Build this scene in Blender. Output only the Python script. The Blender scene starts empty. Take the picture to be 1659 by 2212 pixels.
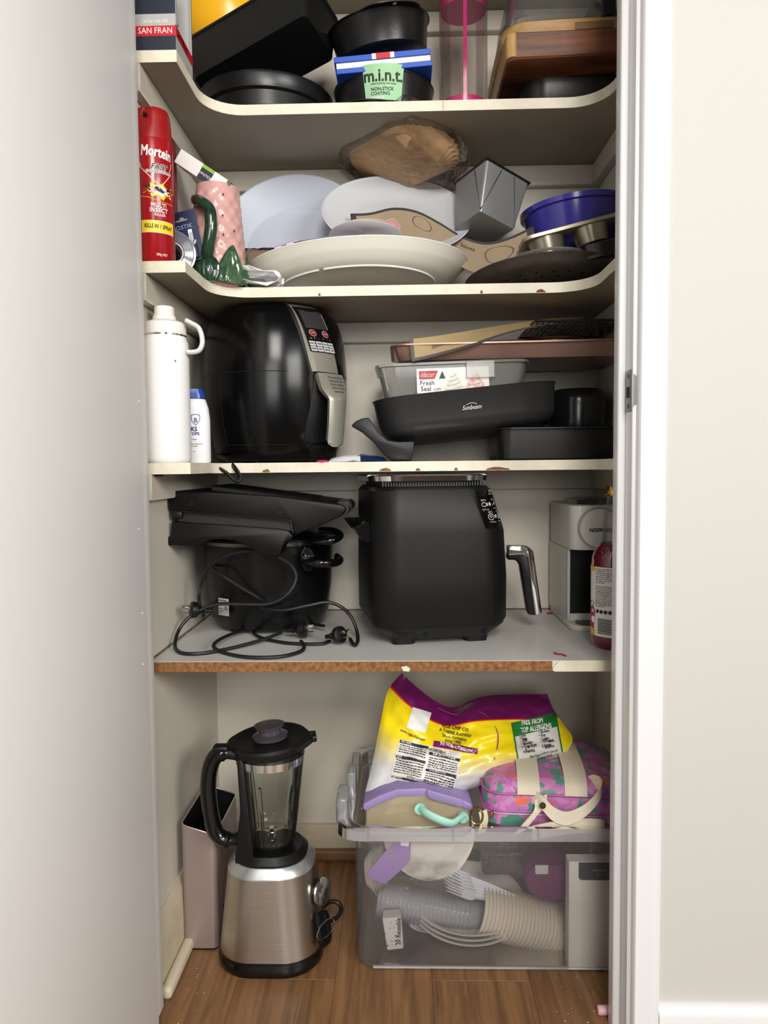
import bpy, bmesh, math, random
from mathutils import Vector, Matrix, Euler, noise

# ---------------------------------------------------------------- camera, world, lights, exposure
scene = bpy.context.scene
COL = scene.collection
CAMH, FPX = 0.957, 1600.0
CAMR = Matrix.Rotation(0.0251, 3, 'Z') @ Matrix.Rotation(math.pi/2-0.0601, 3, 'X') @ Matrix.Rotation(-0.0098, 3, 'Z')
cd = bpy.data.cameras.new('camera'); cam = bpy.data.objects.new('camera', cd); COL.objects.link(cam)
cam.matrix_world = Matrix.Translation((0, 0, CAMH)) @ CAMR.to_4x4()
cd.sensor_fit = 'HORIZONTAL'; cd.sensor_width = 36.0; cd.lens = 36.0*FPX/1659.0; cd.clip_start = 0.02
scene.camera = cam

world = bpy.data.worlds.new('World'); scene.world = world; world.use_nodes = True
wb = world.node_tree.nodes['Background']; wb.inputs[0].default_value = (0.96, 0.98, 1.0, 1); wb.inputs[1].default_value = 0.10

def area(name, loc, target, sx, sy, power, color):
    l = bpy.data.lights.new(name, 'AREA'); l.shape = 'RECTANGLE'; l.size = sx; l.size_y = sy; l.energy = power; l.color = color
    o = bpy.data.objects.new(name, l); COL.objects.link(o); o.location = loc
    o.rotation_euler = (Vector(target)-Vector(loc)).to_track_quat('-Z', 'Y').to_euler()
    return o
area('window_daylight', (2.28, -1.55, 1.93), (0.9, -0.6, 1.50), 1.7, 0.9, 100, (1.0, 0.985, 0.96))
area('rear_window_daylight', (0.15, -3.3, 1.45), (0.0, 1.3, 0.75), 1.5, 1.2, 62, (1.0, 0.99, 0.97))
area('ceiling_lamp_light', (0.35, -1.7, 2.42), (0.0, 1.3, 0.5), 0.9, 0.9, 80, (1.0, 0.95, 0.88))

vs = scene.view_settings
vs.view_transform = 'Standard'; vs.look = 'None'; vs.gamma = 1.0; vs.use_curve_mapping = False; vs.exposure = -0.22

scene.cycles.transparent_max_bounces = 48

# ---------------------------------------------------------------- helpers
def W(px, py, Y):
    """point at depth Y that the photograph shows at (px, py)"""
    d = CAMR @ Vector(((px-829.5)/FPX, -(py-1106.0)/FPX, -1.0)); t = Y/d.y
    return Vector((d.x*t, Y, CAMH+d.z*t))
def G(px, py, z):
    d = CAMR @ Vector(((px-829.5)/FPX, -(py-1106.0)/FPX, -1.0)); t = (z-CAMH)/d.z
    return Vector((d.x*t, d.y*t, z))
CI = CAMR.transposed()
def PX(px, Y, z):
    x = (px-829.5)/FPX*Y
    for _ in range(6):
        q = CI @ Vector((x, Y, z-CAMH)); x += (px-829.5+FPX*q.x/q.z)/FPX*Y
    return x
def at(px, Y, z): return Vector((PX(px, Y, z), Y, z))
def mm(px, Y): return px*Y/FPX

def lin(c):
    c = c/255.0
    return c/12.92 if c <= 0.04045 else ((c+0.055)/1.055)**2.4
def rgb(c):
    if isinstance(c, str): c = tuple(int(c[i:i+2], 16) for i in (0, 2, 4))
    return (lin(c[0]), lin(c[1]), lin(c[2]), 1.0)
MATS = {}
def mat(name, color, rough=0.5, metal=0.0, bump=0.0, bscale=200.0, var=0.0, vscale=8.0, coat=0.0, spec=0.5, aniso=None, sss=0.0, trans=0.0, color2=None, stretch=None):
    if name in MATS: return MATS[name]
    m = bpy.data.materials.new(name); m.use_nodes = True; nt = m.node_tree; b = nt.nodes['Principled BSDF']
    b.inputs['Base Color'].default_value = rgb(color); b.inputs['Roughness'].default_value = rough; b.inputs['Metallic'].default_value = metal
    b.inputs['Coat Weight'].default_value = coat; b.inputs['Coat Roughness'].default_value = 0.06; b.inputs['Specular IOR Level'].default_value = spec
    b.inputs['Transmission Weight'].default_value = trans
    if sss: b.inputs['Subsurface Weight'].default_value = sss; b.inputs['Subsurface Radius'].default_value = (0.01, 0.008, 0.006)
    tc = nt.nodes.new('ShaderNodeTexCoord'); src = tc.outputs['Object']
    if stretch:
        mp = nt.nodes.new('ShaderNodeMapping'); mp.inputs['Scale'].default_value = stretch; nt.links.new(src, mp.inputs[0]); src = mp.outputs[0]
    if var or color2:
        n = nt.nodes.new('ShaderNodeTexNoise'); n.inputs['Scale'].default_value = vscale; n.inputs['Detail'].default_value = 5; nt.links.new(src, n.inputs['Vector'])
        r = nt.nodes.new('ShaderNodeValToRGB'); c = rgb(color); k = rgb(color2) if color2 else tuple(v*(1-var) for v in c[:3])+(1,)
        r.color_ramp.elements[0].position = 0.35; r.color_ramp.elements[1].position = 0.65
        r.color_ramp.elements[0].color = k; r.color_ramp.elements[1].color = c
        nt.links.new(n.outputs['Fac'], r.inputs[0]); nt.links.new(r.outputs[0], b.inputs['Base Color'])
    if bump:
        n = nt.nodes.new('ShaderNodeTexNoise'); n.inputs['Scale'].default_value = bscale; n.inputs['Detail'].default_value = 3; nt.links.new(src, n.inputs['Vector'])
        bp = nt.nodes.new('ShaderNodeBump'); bp.inputs['Strength'].default_value = bump; bp.inputs['Distance'].default_value = 0.002
        nt.links.new(n.outputs['Fac'], bp.inputs['Height']); nt.links.new(bp.outputs[0], b.inputs['Normal'])
    MATS[name] = m; return m
def clear(name, tint=(255, 255, 255), haze=0.1, hazecol=(235, 235, 235), rough=0.06, gloss=1.0, bump=0.0, bscale=60.0):
    """thin see-through plastic or glass: clear film with fresnel gloss and a milky share"""
    if name in MATS: return MATS[name]
    m = bpy.data.materials.new(name); m.use_nodes = True; nt = m.node_tree; nt.nodes.clear(); N = nt.nodes.new; L = nt.links.new
    out = N('ShaderNodeOutputMaterial'); tr = N('ShaderNodeBsdfTransparent'); tr.inputs[0].default_value = rgb(tint)
    df = N('ShaderNodeBsdfDiffuse'); df.inputs[0].default_value = rgb(hazecol)
    tl = N('ShaderNodeBsdfTranslucent'); tl.inputs[0].default_value = rgb(hazecol)
    mh = N('ShaderNodeMixShader'); mh.inputs[0].default_value = 0.45; L(df.outputs[0], mh.inputs[1]); L(tl.outputs[0], mh.inputs[2])
    m1 = N('ShaderNodeMixShader'); m1.inputs[0].default_value = haze; L(tr.outputs[0], m1.inputs[1]); L(mh.outputs[0], m1.inputs[2])
    gl = N('ShaderNodeBsdfGlossy'); gl.inputs['Roughness'].default_value = rough
    fr = N('ShaderNodeFresnel'); fr.inputs[0].default_value = 1.45
    mu = N('ShaderNodeMath'); mu.operation = 'MULTIPLY'; mu.inputs[1].default_value = gloss; L(fr.outputs[0], mu.inputs[0])
    m2 = N('ShaderNodeMixShader'); L(mu.outputs[0], m2.inputs[0]); L(m1.outputs[0], m2.inputs[1]); L(gl.outputs[0], m2.inputs[2])
    L(m2.outputs[0], out.inputs[0])
    if bump:
        tc = N('ShaderNodeTexCoord'); n = N('ShaderNodeTexNoise'); n.inputs['Scale'].default_value = bscale; n.inputs['Detail'].default_value = 4; L(tc.outputs['Object'], n.inputs['Vector'])
        bp = N('ShaderNodeBump'); bp.inputs['Strength'].default_value = bump; bp.inputs['Distance'].default_value = 0.01; L(n.outputs['Fac'], bp.inputs['Height'])
        L(bp.outputs[0], gl.inputs['Normal']); L(bp.outputs[0], fr.inputs['Normal'])
    MATS[name] = m; return m

# geometry is (verts, faces)
def join(*gs):
    V, F = [], []
    for v, f in gs:
        o = len(V); V += [Vector(p) for p in v]; F += [tuple(i+o for i in q) for q in f]
    return V, F
def xf(g, m):
    if isinstance(m, Matrix): return [m @ Vector(p) for p in g[0]], g[1]
    return [Vector(m(Vector(p))) for p in g[0]], g[1]
def mv(g, x=0, y=0, z=0): return [Vector(p)+Vector((x, y, z)) for p in g[0]], g[1]
def RX(a): return Matrix.Rotation(math.radians(a), 4, 'X')
def RY(a): return Matrix.Rotation(math.radians(a), 4, 'Y')
def RZ(a): return Matrix.Rotation(math.radians(a), 4, 'Z')
def TR(*p): return Matrix.Translation(p[0] if len(p) == 1 else p)
def SC(x, y, z): return Matrix.Diagonal((x, y, z, 1))
def box(x0, x1, y0, y1, z0, z1):
    V = [Vector((x, y, z)) for z in (z0, z1) for y in (y0, y1) for x in (x0, x1)]
    return V, [(0, 2, 3, 1), (4, 5, 7, 6), (0, 1, 5, 4), (2, 6, 7, 3), (0, 4, 6, 2), (1, 3, 7, 5)]
def cbox(sx, sy, sz, z0=0.0): return box(-sx/2, sx/2, -sy/2, sy/2, z0, z0+sz)
def bev(g, w, seg=2):
    bm = bmesh.new(); vs_ = [bm.verts.new(p) for p in g[0]]
    for q in g[1]:
        try: bm.faces.new([vs_[i] for i in q])
        except ValueError: pass
    bm.normal_update()
    es = [e for e in bm.edges if len(e.link_faces) == 2 and e.calc_face_angle(0) > 0.35]
    bmesh.ops.bevel(bm, geom=es, offset=w, segments=seg, profile=0.5, affect='EDGES', clamp_overlap=True)
    bm.verts.index_update(); V = [v.co.copy() for v in bm.verts]; F = [tuple(v.index for v in q.verts) for q in bm.faces]; bm.free()
    return V, F
def loft(rings, cap0=True, cap1=True, closed=True):
    V, F = [], []; n = len(rings[0])
    for r in rings: V += [Vector(p) for p in r]
    for i in range(len(rings)-1):
        for j in range(n if closed else n-1):
            a, b = i*n+j, i*n+(j+1) % n
            F.append((a, b, b+n, a+n))
    if cap0: F.append(tuple(reversed(range(n))))
    if cap1: F.append(tuple(range((len(rings)-1)*n, len(rings)*n)))
    return V, F
def lathe(prof, seg=40, rf=None):
    """profile of (r, z) turned about Z; rf(angle, k) scales the radius"""
    V, F, rows = [], [], []
    for k, (r, z) in enumerate(prof):
        if r < 1e-6: rows.append([len(V)]); V.append(Vector((0, 0, z)))
        else:
            rows.append(list(range(len(V), len(V)+seg)))
            for j in range(seg):
                a = 2*math.pi*j/seg; s = r*(rf(a, k) if rf else 1.0); V.append(Vector((s*math.cos(a), s*math.sin(a), z)))
    for A, B in zip(rows, rows[1:]):
        for j in range(seg):
            j2 = (j+1) % seg
            if len(A) == 1 and len(B) == 1: continue
            if len(A) == 1: F.append((A[0], B[j2], B[j]))
            elif len(B) == 1: F.append((A[j], A[j2], B[0]))
            else: F.append((A[j], A[j2], B[j2], B[j]))
    return V, F
def rrect(w, d, r, n=5, cx=0.0, cy=0.0):
    P = []; r = min(r, w/2-1e-5, d/2-1e-5)
    for sx, sy, a0 in ((1, 1, 0), (-1, 1, 90), (-1, -1, 180), (1, -1, 270)):
        for k in range(n+1):
            a = math.radians(a0+90.0*k/n); P.append((cx+sx*(w/2-r)+r*math.cos(a), cy+sy*(d/2-r)+r*math.sin(a)))
    return P
def rloft(levels, n=6, cap0=True, cap1=True):
    """levels of (w, d, r, z[, cx, cy])"""
    return loft([[(x, y, l[3]) for x, y in rrect(l[0], l[1], l[2], n, *(l[4:6] if len(l) > 4 else ()))] for l in levels], cap0, cap1)
def spline(pts, per=6, closed=False):
    P = [Vector(p) for p in pts]; n = len(P); out = []
    for i in range(n if closed else n-1):
        a, b, c, d = (P[(i+k) % n] if closed else P[min(max(i+k, 0), n-1)] for k in (-1, 0, 1, 2))
        for k in range(per):
            t = k/per; out.append(0.5*((2*b)+(c-a)*t+(2*a-5*b+4*c-d)*t*t+(3*b-a-3*c+d)*t**3))
    if not closed: out.append(P[-1])
    return out
def tube(pts, r, n=8, closed=False, per=6, flat=1.0, cap=True):
    P = spline(pts, per, closed) if per else [Vector(p) for p in pts]; m = len(P); rings = []
    up = None
    for i in range(m):
        t = (P[(i+1) % m]-P[i-1] if closed else P[min(i+1, m-1)]-P[max(i-1, 0)])
        t = t.normalized() if t.length > 1e-9 else Vector((0, 0, 1))
        if up is None:
            up = Vector((0, 0, 1)) if abs(t.z) < 0.9 else Vector((0, 1, 0))
        up = (up-t*up.dot(t)).normalized(); s = t.cross(up)
        rr = r(i/(m-1)) if callable(r) else r
        rings.append([P[i]+up*(rr*math.sin(2*math.pi*k/n))+s*(rr*flat*math.cos(2*math.pi*k/n)) for k in range(n)])
    if closed: rings.append(rings[0])
    return loft(rings, cap and not closed, cap and not closed)
def prism(out, y0, y1):
    """outline of (x, z) given a thickness along Y"""
    n = len(out); V = [Vector((x, y0, z)) for x, z in out]+[Vector((x, y1, z)) for x, z in out]
    return V, [tuple(range(n)), tuple(reversed(range(n, 2*n)))]+[(i, i+n, (i+1) % n+n, (i+1) % n) for i in range(n)]
def sheet(fn, nu, nv, th=0.0):
    """fn(u, v) on a grid, given a thickness along the surface normal"""
    P = [[Vector(fn(i/nu, j/nv)) for j in range(nv+1)] for i in range(nu+1)]
    V = [p for row in P for p in row]; id_ = lambda i, j: i*(nv+1)+j
    F = [(id_(i, j), id_(i+1, j), id_(i+1, j+1), id_(i, j+1)) for i in range(nu) for j in range(nv)]
    if th:
        N = len(V); B = []
        for i in range(nu+1):
            for j in range(nv+1):
                a = P[min(i+1, nu)][j]-P[max(i-1, 0)][j]; b = P[i][min(j+1, nv)]-P[i][max(j-1, 0)]
                c = a.cross(b); c = c.normalized() if c.length > 1e-12 else Vector((0, 0, 1)); B.append(P[i][j]-c*th)
        V = V+B; F = F+[tuple(q+N for q in reversed(f)) for f in F]
        ed = [(id_(i, 0), id_(i+1, 0)) for i in range(nu)]+[(id_(nu, j), id_(nu, j+1)) for j in range(nv)]+[(id_(i+1, nv), id_(i, nv)) for i in reversed(range(nu))]+[(id_(0, j+1), id_(0, j)) for j in reversed(range(nv))]
        F += [(b, a, a+N, b+N) for a, b in ed]
    return V, F

MW = {}
def tagged(o, label=None, cat=None, group=None, kind=None):
    if label: o['label'] = label
    if cat: o['category'] = cat
    if group: o['group'] = group
    if kind: o['kind'] = kind
    return o
def thing(name, label, cat, loc=(0, 0, 0), rot=(0, 0, 0), group=None, m=None):
    o = bpy.data.objects.new(name, None); COL.objects.link(o); o.empty_display_size = 0.02
    if m is None: m = TR(Vector(loc)) @ Euler([math.radians(a) for a in rot], 'XYZ').to_matrix().to_4x4()
    o.matrix_world = m; MW[o.name] = m.copy()
    return tagged(o, label, cat, group)
def mesh(name, g, m, smooth=40):
    me = bpy.data.meshes.new(name); me.from_pydata([tuple(p) for p in g[0]], [], g[1])
    for q in (m if isinstance(m, (list, tuple)) else [m]): me.materials.append(q)
    if smooth:
        me.polygons.foreach_set('use_smooth', [True]*len(me.polygons)); me.set_sharp_from_angle(angle=math.radians(smooth))
    me.update(); return me
def obj(name, g, m, parent=None, world=False, smooth=40, label=None, cat=None, group=None, kind=None, mi=None):
    """one mesh object; world=True: the geometry is given in world coordinates"""
    if world and parent is not None: g = xf(g, MW[parent.name].inverted())
    me = mesh(name, g, m, smooth)
    if mi:
        for p in me.polygons: p.material_index = mi(p)
    o = bpy.data.objects.new(name, me); COL.objects.link(o)
    if parent is not None: o.parent = parent; MW[o.name] = MW[parent.name]
    else: MW[o.name] = Matrix.Identity(4)
    return tagged(o, label, cat, group, kind)
def struct(name, g, m, **k): return obj(name, g, m, kind='structure', **k)

def text(body, size, place, bold=0.0, shear=0.0, align='CENTER', sx=1.0, space=1.0):
    """lettering as flat geometry; place(x, y) puts each outline point on its surface"""
    cu = bpy.data.curves.new('lettering', 'FONT'); cu.body = body; cu.size = size; cu.align_x = align; cu.align_y = 'CENTER'
    cu.shear = shear; cu.resolution_u = 2; cu.space_character = space; cu.space_line = 0.9
    o = bpy.data.objects.new('lettering', cu); COL.objects.link(o)
    me = bpy.data.meshes.new_from_object(o)
    fs_ = [tuple(p.vertices) for p in me.polygons]; V, F = [], []; d = bold*size*0.9
    for dx, dy in (((0, 0),) if bold < 0.008 else ((-d, -d), (d, -d), (-d, d), (d, d))):
        o_ = len(V); V += [place((v.co.x+dx)*sx, v.co.y+dy) for v in me.vertices]; F += [tuple(i+o_ for i in q) for q in fs_]
    bpy.data.objects.remove(o); bpy.data.curves.remove(cu); bpy.data.meshes.remove(me)
    return V, F
def flat(o, xd, yd, lift=0.0004):
    o, xd, yd = Vector(o), Vector(xd).normalized(), Vector(yd).normalized(); n = xd.cross(yd)*lift
    return lambda x, y: o+xd*x+yd*y+n
def cyl(r, z0, phi=0.0, lift=0.0005):
    """on an upright cylinder, phi degrees from the side facing -Y towards +X"""
    return lambda x, y: Vector(((r+lift)*math.sin(math.radians(phi)+x/r), -(r+lift)*math.cos(math.radians(phi)+x/r), z0+y))
def patch(x0, x1, y0, y1, place, nx=6, ny=1, th=0.0):
    return sheet(lambda u, v: place(x0+(x1-x0)*u, y0+(y1-y0)*v), nx, ny, th)
def blob(poly, place):
    return [place(x, y) for x, y in poly], [tuple(range(len(poly)))]
def line2(pts, w, place):
    """a printed line of width w through 2-D points"""
    V, F = [], []
    for (ax, ay), (bx, by) in zip(pts, pts[1:]):
        L = math.hypot(bx-ax, by-ay) or 1; nx, ny = -(by-ay)/L*w/2, (bx-ax)/L*w/2; o = len(V)
        V += [place(ax+nx, ay+ny), place(ax-nx, ay-ny), place(bx-nx, by-ny), place(bx+nx, by+ny)]; F.append((o, o+1, o+2, o+3))
    return V, F
def disc2(cx, cy, rx, place, ry=None, n=24):
    return blob([(cx+rx*math.cos(2*math.pi*k/n), cy+(ry or rx)*math.sin(2*math.pi*k/n)) for k in range(n)], place)
def txtlines(x0, x1, y0, n, dy, h, place, seed=0):
    """small print too fine to read: rows of short strokes"""
    R = random.Random(seed); gs = []
    for k in range(n):
        x = x0; end = x1 if k < n-1 else x0+(x1-x0)*0.6
        while x < end-h:
            w = h*R.uniform(1.2, 4.0); gs.append(line2([(x, y0-k*dy), (min(x+w, end), y0-k*dy)], h*R.uniform(0.55, 0.8), place)); x += w+h*0.7
    return join(*gs)
# ---------------------------------------------------------------- setting
PAINT = mat('cream_shelf_paint', (206, 199, 184), 0.5, bump=0.12, bscale=90, var=0.06, vscale=5)
PANELP = mat('shaded_shelf_board', (152, 142, 124), 0.55, bump=0.1, bscale=90, var=0.08, vscale=4)  # cream boards toned darker: shade under the shelves put into the colour
WALLP = mat('cream_wall_paint', (212, 206, 193), 0.55, bump=0.15, bscale=70, var=0.05, vscale=3)
EDGE = mat('ivory_edge_paint', (228, 221, 200), 0.45, bump=0.2, bscale=120, var=0.12, vscale=30)
WHITE = mat('white_gloss_paint', (226, 226, 228), 0.34, bump=0.05, bscale=40)
DOORP = mat('door_paint', (242, 242, 240), 0.5, bump=0.04, bscale=60)
GREYW = mat('pale_grey_wall', (196, 195, 190), 0.7, bump=0.05, bscale=120)
def plank_mat():
    m = bpy.data.materials.new('wood_floor'); m.use_nodes = True; nt = m.node_tree; b = nt.nodes['Principled BSDF']; N = nt.nodes.new; L = nt.links.new
    tc = N('ShaderNodeTexCoord'); oi = N('ShaderNodeObjectInfo'); ad = N('ShaderNodeVectorMath'); ad.operation = 'ADD'
    sc = N('ShaderNodeVectorMath'); sc.operation = 'SCALE'; sc.inputs[3].default_value = 7.0; L(oi.outputs['Location'], sc.inputs[0])
    L(tc.outputs['Object'], ad.inputs[0]); L(sc.outputs[0], ad.inputs[1])
    mp = N('ShaderNodeMapping'); mp.inputs['Scale'].default_value = (55, 3.0, 1); L(ad.outputs[0], mp.inputs[0])
    n = N('ShaderNodeTexNoise'); n.inputs['Scale'].default_value = 1.0; n.inputs['Detail'].default_value = 8; n.inputs['Roughness'].default_value = 0.65; n.inputs['Distortion'].default_value = 0.6; L(mp.outputs[0], n.inputs['Vector'])
    r = N('ShaderNodeValToRGB'); r.color_ramp.elements[0].position = 0.3; r.color_ramp.elements[1].position = 0.72
    r.color_ramp.elements[0].color = rgb((96, 66, 40)); r.color_ramp.elements[1].color = rgb((152, 112, 74)); L(n.outputs['Fac'], r.inputs[0])
    L(r.outputs[0], b.inputs['Base Color']); b.inputs['Roughness'].default_value = 0.42
    bp = N('ShaderNodeBump'); bp.inputs['Strength'].default_value = 0.15; bp.inputs['Distance'].default_value = 0.001; L(n.outputs['Fac'], bp.inputs['Height']); L(bp.outputs[0], b.inputs['Normal'])
    return m
FLOORM = plank_mat()
XL, XR, YB, YF = -0.458, 0.462, 1.775, 1.24
Z1, Z2, Z3, Z4 = 1.6665, 1.3155, 0.968, 0.6126      # tops of the shelves
UND = 0.0185

floor = struct('floor', box(-4.5, 4.5, -6.0, 1.9, -0.03, -0.006), mat('floor_underlay', (58, 40, 26), 0.8))
pl = None; pw = 0.182
for i in range(-6, 7):
    for j, (y0, y1) in enumerate(((0.15, 1.02), (1.02, 1.78)) if i % 2 else ((0.15, 1.33), (1.33, 1.78))):
        g = bev(box(0.0002, pw-0.0002, 0, y1-y0-0.0005, -0.006, 0.0), 0.0004, 1)
        o = obj('floor_plank', g, FLOORM, smooth=0); o.location = (i*pw+0.048, y0, 0); o.parent = floor
struct('wall_back', box(XL-0.02, XR+0.02, YB, YB+0.04, 0, 2.4), WALLP)
struct('wall_left', box(XL-0.03, XL, YF, YB, 0, 2.4), WALLP)
struct('wall_right', box(XR, XR+0.03, YF, YB, 0, 2.4), WALLP)
struct('wall_front_right', box(0.384, 2.3, 1.17, YF, 0, 2.4), GREYW)
struct('wall_front_left', box(-2.3, -0.47, 1.17, YF, 0, 2.4), GREYW)
# jamb with stop and strike plate, architrave, baseboards
jamb = struct('trim_1', bev(box(0.3582, 0.384, 1.168, YF+0.004, 0, 2.1), 0.0025, 2), WHITE)
obj('door_stop', bev(box(0.3455, 0.3585, 1.2, 1.228, 0.0, 2.1), 0.003, 3), WHITE, jamb)
z0, z1 = W(1362, 890, 1.185).z, W(1362, 800, 1.185).z
plate_m = mat('strike_metal', (120, 120, 118), 0.35, 0.9)
sp = obj('strike_plate', join(bev(box(0.3562, 0.3586, 1.169, 1.199, z0, z1), 0.0008, 1), prism([(0.3565, z0+0.006), (0.373, z0+0.018), (0.373, z1-0.018), (0.3565, z1-0.006)], 1.1655, 1.1682)), plate_m, jamb)
DARK = mat('dark_slot', (18, 17, 16), 0.7)
obj('latch_hole', box(0.3558, 0.3564, 1.176, 1.192, z0+0.022, z1-0.026), DARK, sp)
for zz in (z0+0.009, z1-0.009):
    obj('screw', mv(xf(lathe([(0.004, 0), (0.0035, 0.0008), (0, 0.0008)], 14), RY(-90)), 0.3562, 1.184, zz), mat('screw_metal', (90, 90, 88), 0.4, 0.9), sp)
arch = [(0.3645, 1.17), (0.3645, 1.157), (0.368, 1.1535), (0.376, 1.1545), (0.392, 1.152), (0.402, 1.1525), (0.4075, 1.157), (0.4075, 1.17)]
struct('trim_2', loft([[(x, y, z) for x, y in arch] for z in (0.0, 2.1)]), WHITE, smooth=50)
struct('baseboard_right', loft([[(x, 1.17-t, z) for t, z in ((0, 0), (0.016, 0), (0.016, 0.066), (0.012, 0.077), (0.006, 0.0815), (0, 0.0815))] for x in (0.4078, 2.3)]), WHITE)
struct('trim_3', bev(box(-0.47, -0.4275, 1.205, YF+0.002, 0.012, 2.1), 0.003, 2), mat('shaded_jamb_paint', (222, 221, 218), 0.45))
dr = struct('door_1', bev(box(-0.4575, -0.4222, 0.42, 1.2, 0.008, 2.06), 0.002, 2), DOORP)
for px, py in ((302, 1142), (311, 1430), (296, 868), (318, 1322)):
    p = W(px, py, 1.19); R_ = random.Random(px)
    obj('paint_drip', mv(lathe([(0, 0), (0.0014, 0.0003), (0.0008, 0.0016), (0, 0.0018)], 8), -0.4222, 1.19-R_.random()*0.02, p.z), DOORP, dr)
QUAD = mat('brown_quad_strip', (122, 88, 58), 0.5, var=0.2, vscale=20)
CREAMW = mat('aged_skirting', (204, 192, 168), 0.5, var=0.1, vscale=25)
bl = struct('baseboard_left', loft([[(XL+t, y, z) for t, z in ((0, 0.0), (0.014, 0.0), (0.014, 0.075), (0.011, 0.125), (0.004, 0.14), (0, 0.14))] for y in (YF+0.01, YB-0.002)]), CREAMW)
obj('quad_strip', bev(box(XL+0.014, XL+0.034, YF+0.03, YB-0.02, 0, 0.024), 0.008, 3), CREAMW, bl)
bb = struct('baseboard_back', bev(box(XL+0.014, XR, YB-0.016, YB, 0, 0.084), 0.004, 2), CREAMW)
obj('quad_strip', bev(box(XL+0.034, XR, YB-0.034, YB-0.016, 0, 0.03), 0.009, 3), QUAD, bb)
# room behind the camera: walls with windows, seen only in reflections
struct('wall_side', join(box(2.38, 2.46, -2.8, -2.45, 0, 2.4), box(2.38, 2.46, -0.65, 1.25, 0, 2.4), box(2.38, 2.46, -2.45, -0.65, 0, 1.4), box(2.38, 2.46, -2.45, -0.65, 2.39, 2.4)), GREYW)
struct('wall_rear', join(box(-4.5, -0.65, -3.46, -3.38, 0, 2.4), box(0.95, 4.5, -3.46, -3.38, 0, 2.4), box(-0.65, 0.95, -3.46, -3.38, 0, 0.8), box(-0.65, 0.95, -3.46, -3.38, 2.1, 2.4)), GREYW)
struct('window_2', join(box(-0.65, -0.6, -3.4, -3.28, 0.8, 2.1), box(0.9, 0.95, -3.4, -3.28, 0.8, 2.1), box(-0.6, 0.9, -3.4, -3.28, 0.8, 0.85), box(-0.6, 0.9, -3.4, -3.28, 2.05, 2.1), box(0.135, 0.165, -3.29, -3.26, 0.85, 2.05), *[box(-0.6, 0.9, -3.285, -3.275, 0.95+0.11*k, 0.965+0.11*k) for k in range(10)]), WHITE)
struct('window_1', join(box(2.36, 2.42, -2.45, -2.41, 1.4, 2.39), box(2.36, 2.42, -0.69, -0.65, 1.4, 2.39), box(2.36, 2.42, -2.41, -0.69, 1.4, 1.44), box(2.36, 2.42, -2.41, -0.69, 2.35, 2.39)), WHITE)

# ---------------------------------------------------------------- shelves
CHIP = mat('bare_chipboard', (150, 104, 58), 0.85, bump=0.5, bscale=260, color2=(104, 66, 34), vscale=120)
def u_shelf(zt, name_lbl, xi_l, xi_r, chips=()):
    ym, yw, r = 1.487, 1.292, 0.075; out = [(XL, yw), (xi_l, yw)]
    c = (xi_l+r, ym-r)
    out += [(c[0]-r*math.cos(a), c[1]+r*math.sin(a)) for a in [math.pi/2*k/8 for k in range(9)]]
    c = (xi_r-r, ym-r)
    out += [(c[0]+r*math.sin(a), c[1]+r*math.cos(a)) for a in [math.pi/2*k/8 for k in range(9)]]
    out += [(xi_r, yw), (XR, yw), (XR, YB), (XL, YB)]
    t = thing('shelf_board', name_lbl, 'shelf', (0, YB, zt-UND))
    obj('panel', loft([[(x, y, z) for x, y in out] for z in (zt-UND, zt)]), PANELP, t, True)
    front = out[:-2]
    def off(p, q, d=0.0012):
        n = Vector((q[1]-p[1], -(q[0]-p[0]), 0)); n = n.normalized() if n.length else Vector((0, -1, 0)); return n*d
    V, F = [], []
    for i, p in enumerate(front):
        a, b = front[max(i-1, 0)], front[min(i+1, len(front)-1)]; n = off(a, b, 0.0016); w = 0.0006*noise.noise(Vector((p[0]*20, p[1]*20, zt)))
        for zz in (zt-UND-0.0006+w, zt+0.0006+w): V += [(p[0], p[1], zz), (p[0]+n.x, p[1]+n.y, zz)]
    for i in range(len(front)-1):
        o = i*4
        F += [(o+1, o+5, o+7, o+3), (o, o+4, o+5, o+1), (o+2, o+3, o+7, o+6)]
    e = obj('edge_strip', (V, F), EDGE, t, True)
    for px, wpx, side in chips:
        R_ = random.Random(px); x0 = PX(px, ym, zt); w = mm(wpx, ym)/2; s = -1 if side == 'b' else 1; ze = zt-UND-0.0012 if side == 'b' else zt+0.0012
        pts = [(x0+w*math.cos(a), ze-s*(0.0015+mm(7, ym)*math.sin(a)*R_.uniform(0.7, 1.1))) for a in [math.pi*k/7 for k in range(8)]]
        obj('chipped_patch', prism(pts, ym-0.0024, ym-0.0012), CHIP, t, True, smooth=0)
    obj('back_cleat', bev(box(XL+0.018, XR, YB-0.019, YB, zt-UND-0.047, zt-UND), 0.002, 1), PAINT, t, True)
    obj('side_cleat', bev(box(XL, XL+0.018, YF+0.05, YB, zt-UND-0.047, zt-UND), 0.002, 1), PAINT, t, True)
    obj('side_cleat', bev(box(XR-0.018, XR, YF+0.05, YB-0.019, zt-UND-0.047, zt-UND), 0.002, 1), PAINT, t, True)
    return t
u_shelf(Z1, 'cream U-shaped shelf holding black baking tins and a wooden board', -0.378, 0.40)
u_shelf(Z2, 'cream U-shaped shelf holding plates, spray can and pizza tray', -0.372, 0.374, ((1168, 20, 'b'), (1040, 6, 'b'), (690, 5, 'b')))
u_shelf(Z3, 'chipped cream shelf under the glossy black fryer and white flask', -0.372, 0.374, ((575, 16, 'b'), (832, 26, 'b'), (903, 10, 'b'), (1075, 52, 'b'), (985, 8, 'b')))
pz = W(320, 1026, 1.31)
SH3 = bpy.data.objects['shelf_board.002']
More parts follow.
